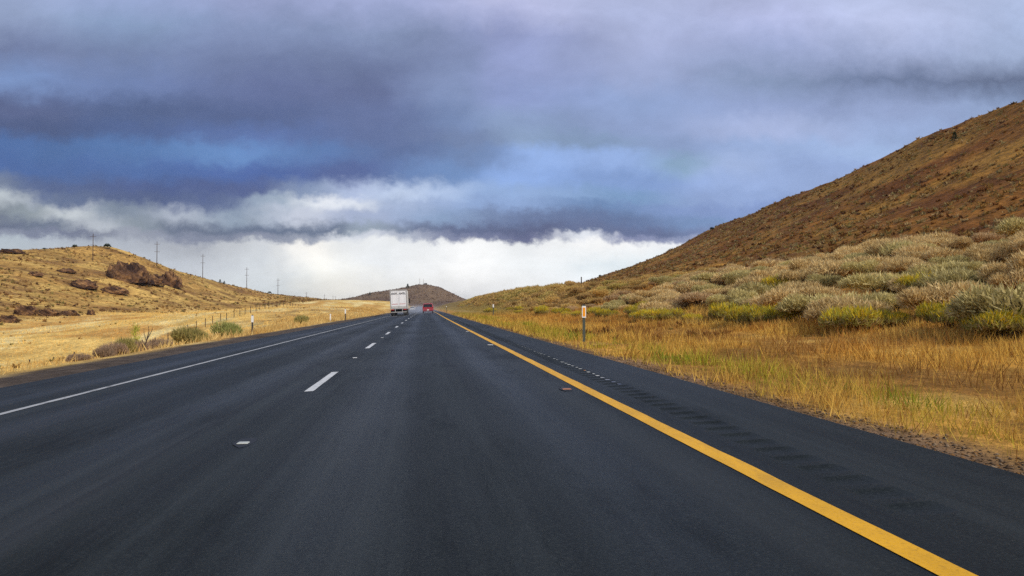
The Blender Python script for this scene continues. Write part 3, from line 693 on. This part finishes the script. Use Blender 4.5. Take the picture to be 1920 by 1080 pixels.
# gravel at the right road edge
rng = np.random.default_rng(12); n = 9000
y = 2.5+55*rng.random(n)**1.8; xr = 3.45+(.65+.35*rng.random(n))*rng.random(n)**.9; x = xr+xc(y); z = terrain(x, y)
s = .006+.019*rng.random(n)**2.5
OV = np.array([(1,0,0),(0,1,0),(-1,0,0),(0,-1,0),(0,0,.7),(0,0,-.7)]); OF = np.array([(0,1,4),(1,2,4),(2,3,4),(3,0,4),(1,0,5),(2,1,5),(3,2,5),(0,3,5)])
V = OV[None]*(s[:, None, None]*(.6+.8*rng.random((n, 6, 1))))*np.array([1.1, 1.1, .8]); a_ = rng.random(n)*6.28
V = np.stack([V[..., 0]*np.cos(a_)[:, None]-V[..., 1]*np.sin(a_)[:, None], V[..., 0]*np.sin(a_)[:, None]+V[..., 1]*np.cos(a_)[:, None], V[..., 2]], -1)+np.stack([x, y, z+.004], -1)[:, None]
Fg = (OF[None]+(np.arange(n)*6)[:, None, None]).reshape(-1, 3)
gp = np.array([lin(q) for q in [(142,118,92), (118,96,74), (160,138,112), (96,78,62), (150,112,70)]])
tag(link(bpy.data.objects.new('gravel', mesh_np('gravel', V.reshape(-1, 3), Fg, M_grass, np.repeat(gp[rng.integers(0, 5, n)], 6, 0)))), 'brown gravel strip along the right road edge', 'gravel', kind='stuff')

# low scrub speckling the hills
def scrub(name, label, pts, sizes, pal, seed, n=12):
    rng = np.random.default_rng(seed); N = len(pts)
    d = rng.normal(size=(N, n, 3)); d[..., 2] = np.abs(d[..., 2]); d /= np.linalg.norm(d, axis=-1, keepdims=True)
    p = d*(.5+.5*rng.random((N, n, 1)))*np.array([.5, .5, .38]); q = (p+rng.normal(size=p.shape)*.10+np.array([0, 0, .12])+d*.18)
    s = sizes[:, None, None]; root = (p*.55*s+pts[:, None]).reshape(-1, 3); tip = (q*s+pts[:, None]).reshape(-1, 3)
    V, Fc = blades(N*n, root, tip, np.repeat(sizes, n)*.30, rng)
    pl = np.array([lin(c) for c in pal]); c = np.repeat(pl[rng.integers(0, len(pl), N)], n, 0)*(.75+.5*rng.random((N*n, 1)))
    tag(link(bpy.data.objects.new(name, mesh_np(name, V, Fc, M_leaf, np.repeat(c, 3, 0)))), label, 'scrub', kind='stuff')
rng = np.random.default_rng(31); n = 34000
xr = 27+88*rng.random(n)**.9; y = 44+460*rng.random(n)**1.25; k = (xr/y < .92) & (fbm(xr, y, .06, 3, 81)+.25*rng.random(n) > .50); xr, y = xr[k], y[k]; x = xr+xc(y)
scrub('hillside_scrub', 'low grey and brown scrub covering the steep right hillside', np.c_[x, y, terrain(x, y)-.05], .35+.65*rng.random(len(x))**2.5, [(146,112,60), (150,118,64), (120,78,38), (176,150,104), (92,58,32), (140,124,72), (152,136,92)], 32, 13)
n = 11000; x = -50-118*rng.random(n); y = 130+560*rng.random(n)**1.2; xb = np.interp(y, [100, 135, 160, 285, 300, 340, 390, 700], [-72, -75, -70, -70, -60, -50, -44, -46])
k = (x < xb+6*rng.random(n)-3) & (fbm(x, y, .05, 3, 83)+.3*rng.random(n) > .58); x, y = x[k], y[k]
scrub('hillside_scrub', 'low brown scrub speckling the rounded left hill', np.c_[x, y, terrain(x, y)-.05], .5+1.1*rng.random(len(x))**2.5, [(150,114,66), (126,92,56), (164,128,76), (134,122,70), (108,78,52)], 33)
n = 900; x = -72+56*rng.random(n); y = 45+250*rng.random(n); k = fbm(x, y, .06, 3, 84)+.2*rng.random(n) > .62; x, y = x[k], y[k]
scrub('field_tufts', 'small brown tufts dotting the pale field', np.c_[x, y, terrain(x, y)-.03], .25+.4*rng.random(len(x)), [(150,112,62), (170,128,70), (120,92,58), (140,130,74)], 34)
n = 600; y = 24+100*rng.random(n)**1.6; xr = 5.6+7.5*rng.random(n); k = (xr/y < .95) & (fbm(xr, y, .3, 3, 86)+.25*rng.random(n) > .56); xr, y = xr[k], y[k]; x = xr+xc(y)
scrub('verge_tufts', 'low dead brown tufts in the dry grass of the right verge', np.c_[x, y, terrain(x, y)-.03], .16+.30*rng.random(len(x))**2, [(150,104,56), (134,92,52), (172,126,68), (122,84,48), (150,132,74)], 36, 30)
n = 2200; x = -160+330*rng.random(n); y = 1010+330*rng.random(n); 
scrub('hill_scrub', 'dark scrub on the far hill ahead', np.c_[x, y, terrain(x, y)-.2], 1.2+2.2*rng.random(n)**2, [(120,92,72), (108,80,66), (128,102,78), (104,84,66)], 35)

# rock outcrops on the left hill
def rock_mesh(seed, nx=60, nz=26, lite=1.0):
    th = np.linspace(0, 2*math.pi, nx, endpoint=False); ph = np.linspace(0, math.pi/2, nz)
    A, Ph = np.meshgrid(th, ph); A = A.ravel(); Ph = Ph.ravel()
    d = np.c_[np.cos(A)*np.cos(Ph), np.sin(A)*np.cos(Ph), np.sin(Ph)]
    px_, py_ = d[:, 0]*1.6+d[:, 2]*2.1+seed*3.7, d[:, 1]*1.6-d[:, 2]*1.3+seed
    r = .70+.50*fbm(px_, py_, 1.0, 3, seed)+.34*(fbm(px_*3.1, py_*3.1, 1.0, 3, seed+3)-.5)+.12*(vnoise(px_*5+9, py_*5, seed+5) > .5)-.03
    V = d*r[:, None]; V[:, 2] = np.floor(V[:, 2]*7)/7*.5+V[:, 2]*.5-.12
    i = np.arange(nx*nz).reshape(nz, nx); q = np.stack([i[:-1], np.roll(i[:-1], -1, 1), np.roll(i[1:], -1, 1), i[1:]], -1).reshape(-1, 4)
    n = fbm(px_*2.2, py_*2.2, 1.0, 3, seed+8); c = np.tile(C(98, 72, 54), (len(V), 1)); c = blend(c, C(58, 42, 36), sstep(.42, .55, n)); c = blend(c, C(138, 104, 70), sstep(.55, .70, fbm(px_*4, py_*4, 1.0, 2, seed+11)))
    return mesh_np('rock_outcrop', V, q, M_rock, c*lite)
RM = [rock_mesh(k) for k in range(4)]; RML = [rock_mesh(k+4, lite=1.2) for k in range(2)]
for i, (px, py, wpx, hpx, lab) in enumerate([
    (238, 527, 74, 33, 'largest dark rock outcrop, a rounded dome on the left hill'),
    (318, 536, 42, 25, 'dark rock outcrop right of the largest one on the left hill'),
    (283, 532, 44, 17, 'low dark rock ridge joining the two big outcrops'),
    (152, 540, 46, 14, 'low flat brown outcrop left below the largest outcrop'),
    (213, 550, 42, 12, 'low brown outcrop directly below the largest outcrop'),
    (122, 511, 32, 7, 'thin flat rock on the upper left hill face'),
    (66, 517, 24, 7, 'small flat rock on the far left of the hill face'),
    (20, 475, 40, 8, 'dark flat rock on the skyline at the left end of the hill'),
    (48, 590, 38, 16, 'grey brown rock at the left foot of the hill'),
    (90, 592, 40, 12, 'low rock in the middle of the rocks at the hill foot'),
    (130, 592, 34, 10, 'low dark rock right of the middle rock at the hill foot'),
    (170, 591, 14, 10, 'small dark boulder, rightmost at the hill foot'),
    (12, 604, 36, 12, 'dark rock at the lower left edge of the hill')]):
    x, y, z = hit(px, py); k = y/F/.95
    o = bpy.data.objects.new('rock_outcrop', RML[i % 2] if 3 <= i <= 6 else RM[i % 4]); o.location = (x, y, z); o.scale = (wpx*k*.52, wpx*k*.40, hpx*k*1.05); o.rotation_euler = (0, 0, .3*random.uniform(-1, 1))
    tag(link(o), lab, 'rock', 'rock outcrops on the left hill')

# small trees and skyline shrubs
def tree_meshes(seed, kind):
    rng = np.random.default_rng(seed); n = 420
    if kind == 'conifer':
        zz = rng.random(n)**.8; r = (1-zz)*.34*(.5+.5*rng.random(n))+.02; a = rng.random(n)*6.28
        p = np.c_[r*np.cos(a), r*np.sin(a), .10+.88*zz]; d = np.c_[np.cos(a), np.sin(a), -.15+.5*rng.random(n)]
        V, Fc = blades(n, p-d*.03, p+d*.10, np.full(n, .07), rng)
    else:
        p, d = dome_points(n, rng, [(0, 0, .5, .42), (.25, 0, .4, .3), (-.2, .2, .42, .3), (0, -.22, .45, .28)]); V, Fc = blades(n, p-d*.08, p+d*.10, np.full(n, .10), rng)
    pal = np.array([lin(q) for q in [(50,66,40), (62,76,46), (42,54,36), (76,84,54)]]); c = np.repeat(pal[rng.integers(0, 4, n)], 3, 0)
    return mesh_np('crown', V, Fc, M_leaf, c), MB().tube([(0, 0, -.1), (.01, .01, .3), (0, 0, .7)], [.05, .035, .012], 6).mesh('trunk', M_wood)
TM = {('conifer', k): tree_meshes(60+k, 'conifer') for k in range(2)}; TM.update({('round', k): tree_meshes(70+k, 'round') for k in range(2)})
for i, (px, py, hpx, kind, lab) in enumerate([
    (140, 466, 9, 'round', 'dark green juniper on the hilltop left of the first utility pole'),
    (201, 467, 11, 'round', 'grey-green juniper on the hilltop right of the first utility pole'),
    (83, 470, 6, 'round', 'small dark juniper on the skyline toward the left end of the hill'),
    (412.5, 531, 7, 'conifer', 'tiny dark conifer on the left skyline, left one of the pair'),
    (420.5, 533, 6, 'conifer', 'tiny dark conifer on the left skyline, right one of the pair'),
    (505.5, 551.5, 6, 'round', 'dark rounded juniper on the skyline beside the fifth utility pole'),
    (693.5, 553.5, 6, 'conifer', 'small dark tree on the left shoulder of the far hill'),
    (764.5, 541, 9, 'conifer', 'small dark tree on the far hill above the truck'),
    (1335, 433, 9, 'round', 'dark green shrub on the skyline of the right hill'),
    (1790, 265, 19, 'conifer', 'small bright green conifer high on the right hillside'),
    (1125, 520, 6, 'round', 'round shrub on the skyline near the wooden fence post')]):
    x, y, z = hit(px, py); h = hpx*y/F/.95; nm = 'juniper_tree' if kind == 'round' else 'conifer_tree'
    r = empty(nm, (x, y, z-.05*h), random.random()*6); tag(r, lab, 'tree')
    for nm2, me in zip(('crown', 'trunk'), TM[kind, i % 2]):
        o = bpy.data.objects.new(nm2, me); o.scale = (h,)*3; link(o, r)

# ------------------------------------------------------------------ utility poles
def pole_parts(r, H):
    MB().tube([(0, 0, -.6), (0, 0, H)], [.17, .10], 8).build('pole', M_polewood, r)
    for zc in (H-1.2, H-4.6):
        ca = MB().box((0, -.16, zc), (2.2, .10, .11)).build('crossarm', M_polewood, r)
        ins = MB()
        for k in (-1.0, -.5, .5, 1.0): ins.tube([(k, -.16, zc+.06), (k, -.16, zc+.34)], [.04, .03], 5)
        ins.build('insulators', M_steel, ca)
GP_ = 'utility poles along the left hill'
for px, pyb, pyt, lab in [
    (174, 489, 438, 'wooden utility pole on top of the hill, leftmost of the line'),
    (294, 500, 453, 'wooden utility pole on the hill slope, second from the left'),
    (380, 521.5, 476, 'wooden utility pole at the skyline, third from the left'),
    (462.5, 542, 501, 'wooden utility pole at the skyline, fourth from the left'),
    (521, 553.5, 522, 'slim utility pole at the skyline, fifth from the left, by a round juniper'),
    (574.3, 560.5, 547, 'short distant utility pole, sixth from the left'),
    (608.3, 564, 551.5, 'tiny distant utility pole in the saddle, seventh from the left'),
    (624.3, 564, 554, 'tiny dark utility pole, left one of a close pair in the saddle'),
    (628.8, 564.5, 554.5, 'tiny faint utility pole, right one of a close pair in the saddle'),
    (656, 562, 554, 'faintest far utility pole, rightmost of the line')]:
    if px < 530: x, y, z = hit(px, pyb)
    else:
        y = {574.3: 660, 608.3: 760, 624.3: 880, 628.8: 900, 656: 1080}[px]; a, e = ray(px, pyb); x = a*y; z = min(CAMH+e*y, gz(x, y)+.4)
    a, et = ray(px, pyt); H = CAMH+et*y-z
    r = empty('utility_pole', (x, y, z), .25); tag(r, lab, 'utility pole', GP_); pole_parts(r, H)

# ------------------------------------------------------------------ fence through the field
fx = -31.0
fr = empty('wire_fence', (fx, 60, gz(fx, 60))); tag(fr, 'wire fence on thin wooden posts crossing the pale field on the left', 'fence')
O = Vector(fr.location); FY = [48+4.1*k+.5*random.uniform(-1, 1) for k in range(46)]; tops = []
fz = terrain(np.full(len(FY), fx), np.array(FY))
for k, (y, z) in enumerate(zip(FY, fz)):
    h = 1.25*random.uniform(.9, 1.08); lx = random.uniform(-.06, .06)
    MB().tube([(fx-O.x, y-O.y, z-.3-O.z), (fx+lx-O.x, y-O.y, z+h-O.z)], [.065, .055], 6).build('post', M_wood, fr); tops.append((y, z))
for hh in (.35, .7, 1.05):
    MB().tube([(fx-O.x, y-O.y, z+hh-O.z) for y, z in tops], .006, 4).build('wire', M_wire, fr)
a, e = ray(1090, 536); y = 23/a; x = 23.0; z = gz(x, y); Hp = CAMH+ray(1090, 519)[1]*y-z
r = empty('fence_post', (x, y, z)); tag(r, 'braced wooden fence post on the crest of the right bank', 'fence post')
k = y/F; MB().tube([(0, 0, -.3), (0, 0, Hp)], [.10, .08], 7).build('post', M_wood, r); MB().tube([(-5*k*.4, 0, -.2), (0, 0, Hp*.6)], .06, 6).tube([(6*k*.5, 0, -.2), (0, 0, Hp*.55)], .06, 6).build('brace', M_wood, r)

# ------------------------------------------------------------------ delineator posts
def delineator(px, pyb, Y, H, face, lab, pmat, plate_h=.38, w=.12):
    a, e = ray(px, pyb); x = a*Y; z = gz(x, Y); r = empty('delineator_post', (x, Y, z)); tag(r, lab, 'road marker post', 'reflector posts beside the road')
    top = CAMH+e*Y+H
    hz = top-z
    # flexible flat post with rounded back
    MB().ring([[(-w*.42, .0, q), (w*.42, .0, q), (w*.30, .035, q), (-w*.30, .035, q)] for q in (-.3, hz)]).build('post', pmat, r, bevel=.006)
    p = MB().box((0, -.007, hz-.03-plate_h/2), (w*1.12, .012, plate_h)).build('reflector_plate', M_white, r)
    if face: MB().box((0, -.0165, hz-.03-plate_h/2-.005), (w*.66, .006, plate_h*.76)).build('amber_reflector', M_amber, p)
    MB().box((0, .012, hz+.012), (w*.7, .03, .03)).build('cap', M_darkpost, r)
delineator(1095, 645, 23.5, 1.23, True, 'grey-green post with amber reflector in a white frame on the right verge', M_post, .37, .115)
delineator(473, 629, 45, 1.17, False, 'dark post with white reflector plate at the left road edge, nearest one there', M_darkpost)
delineator(647.5, 599, 88, 1.2, False, 'distant dark post with white plate at the left road edge', M_darkpost, .5, .14)
delineator(925, 579, 78, .5, False, 'distant post with a small white plate among scrub on the right verge', M_post, .32, .12)
delineator(837.3, 583, 170, 1.1, False, 'far dark post near the road beyond the red van', M_darkpost, .2, .14)
a, e = ray(619.5, 592); y = 82.0; x = a*y; z = gz(x, y)
tag(MB().box((0, 0, .2), (.13, .05, 1.0), .8).box((0, 0, .74), (.15, .06, .09)).build('marker_stake', M_white, None, (x, y, z)), 'thin pale stake in the dry grass left of the road', 'stake')

# ------------------------------------------------------------------ masts on the far hill
for px, pyt, lab in ((786.8, 522, 'thin radio mast on the far hill, left one with dishes'), (793.8, 523, 'thin radio mast on the far hill, right one')):
    a, e = ray(px, 535); y = FHY-20; x = a*y; z = gz(x, y); et = ray(px, pyt)[1]; H = CAMH+et*y-z
    r = empty('radio_mast', (x, y, z)); tag(r, lab, 'radio mast', 'masts on the far hill')
    mb = MB()
    for sx, sy in ((-1, -1), (1, -1), (0, 1)): mb.tube([(sx*.55, sy*.55, -.5), (sx*.16, sy*.16, H)], [.12, .08], 5)
    for q in np.arange(1, H, 1.5): mb.tube([(-.5, -.5, q), (.45, -.45, q+.7), (0, .5, q+1.4)], .05, 4)
    mb.build('lattice', M_steel, r)
    for q in (.55, .78): MB().tube([(.2, -.3, H*q), (.2, -.75, H*q)], [.35, .75], 12).build('dish', M_white, r)
tag(MB().box((0, 0, 1.1), (5, 4, 2.6)).box((0, 0, 2.5), (5.4, 4.4, .3), .9).build('equipment_hut', mat('hut_paint', (.12, .11, .10), .8), None, (ray(798, 535)[0]*(FHY-20), FHY-20, gz(ray(798, 535)[0]*(FHY-20), FHY-20))), 'small dark hut beside the masts on the far hilltop', 'hut')

# ------------------------------------------------------------------ vehicles
def wheel(parent, x, y, rad, w, z0=0.0):
    wo = MB(); n = 20
    prof = [(w/2*.8, rad*.62), (w/2, rad*.72), (w/2, rad*.93), (w/2*.8, rad), (-w/2*.8, rad), (-w/2, rad*.93), (-w/2, rad*.72), (-w/2*.8, rad*.62)]
    wo.ring([[(x+p[0], y+p[1]*math.cos(a), z0+rad+p[1]*math.sin(a)) for p in prof] for a in np.linspace(0, 2*math.pi, n)])
    o = wo.build('wheel', M_black, parent)
    MB().tube([(x-w*.4, y, z0+rad), (x+w*.4, y, z0+rad)], rad*.62, 14).build('rim', M_steel, o)
# semi truck with a white box trailer
TX, TY = -4.0, 119.0
M_box = mat('white_trailer_paint', (.82, .82, .84), .4, vary=.10, vscale=.8)
M_boxside = mat('white_trailer_side', (.80, .79, .74), .35, vary=.06, vscale=.5)
M_frame = mat('trailer_frame', (.42, .41, .40), .45, .3, vary=.2, vscale=2)
M_dirty = mat('dirty_white_panel', (.50, .49, .47), .6, vary=.35, vscale=1.6)
M_red = mat('red_lens', (.45, .01, .008), .25); M_text = mat('dark_lettering', (.03, .03, .035), .6)
tr = empty('semi_truck', (TX+float(xc(TY)), TY, SLOPE*TX), R(.2)); tag(tr, 'white box semi trailer with twin rear doors in the left lane', 'truck')
tr.rotation_euler[1] = -math.atan(SLOPE)
MB().box((0, 7.2, 2.55), (2.60, 14.2, 2.86)).build('trailer_box', M_boxside, tr, bevel=.03)
MB().box((0, .06, 3.92), (2.62, .14, .18)).box((-1.24, .06, 2.5), (.14, .14, 2.66)).box((1.24, .06, 2.5), (.14, .14, 2.66)).box((0, .06, 1.09), (2.62, .14, .16)).build('door_frame', M_frame, tr)
fnt = bpy.data.curves.new('lettering', 'FONT'); fnt.body = 'ANTL'; fnt.size = .40; fnt.align_x = 'CENTER'; fnt.extrude = .004; fnt.offset = .018
tmp = bpy.data.objects.new('lettering', fnt); COL.objects.link(tmp); dg = bpy.context.evaluated_depsgraph_get()
tme = bpy.data.meshes.new_from_object(tmp.evaluated_get(dg)); bpy.data.objects.remove(tmp); tme.materials.clear(); tme.materials.append(M_text)
for sx in (-1, 1):
    d = MB().box((sx*.58, .035, 2.62), (1.14, .07, 2.36)).build('rear_door', M_box, tr, bevel=.015)
    MB().box((sx*.58, .03, 1.30), (1.12, .062, .26)).build('lower_panel', M_dirty, d)
    MB().tube([(sx*.20, -.03, 1.2), (sx*.20, -.03, 3.78)], .013, 6).tube([(sx*.88, -.03, 1.2), (sx*.88, -.03, 3.78)], .013, 6).build('lock_rod', M_box, d)
    lo = bpy.data.objects.new('lettering', tme); lo.rotation_euler = (math.pi/2, 0, 0); lo.location = (sx*.60, -.008, 3.26); link(lo, d)
    for kx in range(4): pass
    MB().box((sx*.58, -.004, 1.78), (.95, .008, .07)).build('reflective_tape', M_red, d)
    MB().box((sx*.95, -.02, .92), (.46, .05, .12)).build('tail_light', M_red, tr)
    MB().box((sx*.97, .75, .50), (.64, .03, .78)).build('mud_flap', M_black, tr)
    for wy in (1.7, 3.0):
        for wx in (.78, 1.10): wheel(tr, sx*wx, wy, .5, .27)
    for wy in (15.2, 16.5): wheel(tr, sx*.98, wy, .5, .5)
    wheel(tr, sx*1.0, 20.0, .5, .3)
MB().box((0, .0, .53), (2.44, .10, .12)).box((-.55, .02, .82), (.10, .08, .50)).box((.55, .02, .82), (.10, .08, .50)).build('bumper_guard', M_frame, tr)
MB().box((0, 7.5, 1.0), (1.0, 13.5, .24)).box((0, 2.35, .72), (1.5, 2.3, .3)).build('chassis', M_black, tr)
MB().ring([[(-1.2, y_, .6), (1.2, y_, .6), (1.2, y_, h_), (1.05, y_, h_+.2), (-1.05, y_, h_+.2), (-1.2, y_, h_)] for y_, h_ in ((15.6, 3.4), (18.0, 3.3), (18.9, 2.7), (19.2, 1.9), (21.0, 1.7), (21.3, 1.0))]).build('cab', mat('cab_paint', (.6, .6, .6), .35), tr)
MB().tube([(1.45, 18.6, 1.9), (1.45, 18.6, 2.8)], .12, 6).tube([(-1.45, 18.6, 1.9), (-1.45, 18.6, 2.8)], .12, 6).build('mirror', M_black, tr)

def car(name, x, Y, paint, secs, lab, cat, w, win, plate=True, lightz=(.95, 1.15), rad=.33, grp=None):
    """secs: (y, zbottom, belt z, roof z, half width low, half width at roof)"""
    r = empty(name, (x+float(xc(Y)), Y, SLOPE*x)); r.rotation_euler[1] = -math.atan(SLOPE); tag(r, lab, cat, grp)
    rings = []
    for y_, zb, zm, zt, wl, wt in secs:
        rings.append([(-wl*.92, y_, zb), (wl*.92, y_, zb), (wl, y_, zb+.2), (wl, y_, zm), (wt, y_, zt-.06), (wt*.85, y_, zt), (-wt*.85, y_, zt), (-wt, y_, zt-.06), (-wl, y_, zm), (-wl, y_, zb+.2)])
    MB().ring(rings).build('body', paint, r, bevel=.02, smooth=False)
    (y0, z0, y1, z1, hw0, hw1) = win
    MB().ring([[(-hw0, y0+q, z0), (hw0, y0+q, z0), (hw1, y1+q, z1), (-hw1, y1+q, z1)] for q in (-.07, -.02)]).build('rear_window', M_glass, r)
    for sx in (-1, 1):
        MB().box((sx*(w-.10), secs[0][0]-.012, sum(lightz)/2), (.16, .05, lightz[1]-lightz[0])).build('tail_light', M_red, r)
        for wy in (secs[0][0]+.85, secs[-1][0]-.95): wheel(r, sx*(w-.12), wy, rad, .22)
    MB().box((0, secs[0][0]-.03, secs[0][1]+.2), (2*w*.96, .10, .20)).build('bumper', paint, r, bevel=.03)
    if plate: MB().box((0, secs[0][0]-.09, secs[0][1]+.22), (.36, .02, .17)).build('licence_plate', M_white, r)
    return r
M_redp = mat('red_car_paint', (.36, .022, .035), .28, spec=.6); M_wcar = mat('white_car_paint', (.75, .77, .78), .3)
VAN = [(0, .38, 1.05, 1.08, .96, .94), (.06, .36, 1.05, 1.25, .98, .90), (.35, .34, 1.08, 1.76, .99, .80), (2.4, .32, 1.08, 1.80, 1.0, .82), (3.2, .32, 1.06, 1.62, .99, .80), (4.0, .34, 1.0, 1.06, .96, .88), (4.75, .38, .86, .90, .90, .80)]
car('red_van', .55, 138, M_redp, VAN, 'red passenger van driving ahead in the right lane', 'van', .97, (.03, 1.12, .30, 1.66, .82, .72))
SED = [(0, .36, .92, .98, .86, .78), (.5, .30, .94, 1.02, .89, .76), (1.0, .28, .94, 1.40, .90, .64), (2.3, .28, .94, 1.45, .90, .64), (3.2, .30, .92, .98, .89, .76), (4.4, .36, .74, .78, .84, .72)]
car('white_car', -3.75, 250, M_wcar, SED, 'small white car in the left lane beyond the truck', 'car', .87, (.52, 1.04, .97, 1.36, .70, .60), lightz=(.72, .86))
car('silver_car', -2.2, 540, M_wcar, SED, 'tiny pale car far down the road between truck and van', 'car', .87, (.52, 1.04, .97, 1.36, .70, .60), lightz=(.72, .86))

# fine spray hanging over the wet road behind and beyond the vehicles
def volume_mat(name, dens, col):
    m = bpy.data.materials.new(name); m.use_nodes = True; t = NT(m.node_tree); o = t.n('ShaderNodeOutputMaterial')
    v = t.n('ShaderNodeVolumePrincipled'); v.inputs['Color'].default_value = (*col, 1); v.inputs['Density'].default_value = dens; v.inputs['Anisotropy'].default_value = .2
    t.link(v.outputs[0], o.inputs['Volume']); return m
sp = MB().box((-1.2, 480, 1.2), (15, 740, 4.4)).build('road_spray', volume_mat('spray', .0, (.90, .93, 1.0)))
t = sp.data.materials[0].node_tree; vn = [n for n in t.nodes if n.type == 'PRINCIPLED_VOLUME'][0]
class _T(NT):
    def __init__(s, tree): s.t = tree
t = _T(t); px_, py_, pz_ = t.sep(t.n('ShaderNodeNewGeometry').outputs['Position'])
def gauss(v, c, w): q = t.m('DIVIDE', t.m('SUBTRACT', v, c), w); return t.m('EXPONENT', t.m('MULTIPLY', t.m('MULTIPLY', q, q), -1.0))
dn = t.m('MULTIPLY', t.m('MULTIPLY', gauss(px_, -.9, 3.4), gauss(pz_, -.3, 1.15)), t.mr(py_, 96, 160, 0, 1, smooth=True))
t.link(t.m('MULTIPLY', dn, .023), vn.inputs['Density'])
tag(sp, 'bluish water spray hanging low over the far road around the vehicles', 'spray', kind='stuff')
hz = MB().box((0, 2270, 31), (5300, 4700, 82)).build('haze', volume_mat('thin_haze', .00009, (.93, .95, 1.0)))
tag(hz, 'thin pale haze in the rainy air', 'haze', kind='stuff')
SC.cycles.volume_step_rate = .5; SC.cycles.volume_max_steps = 256
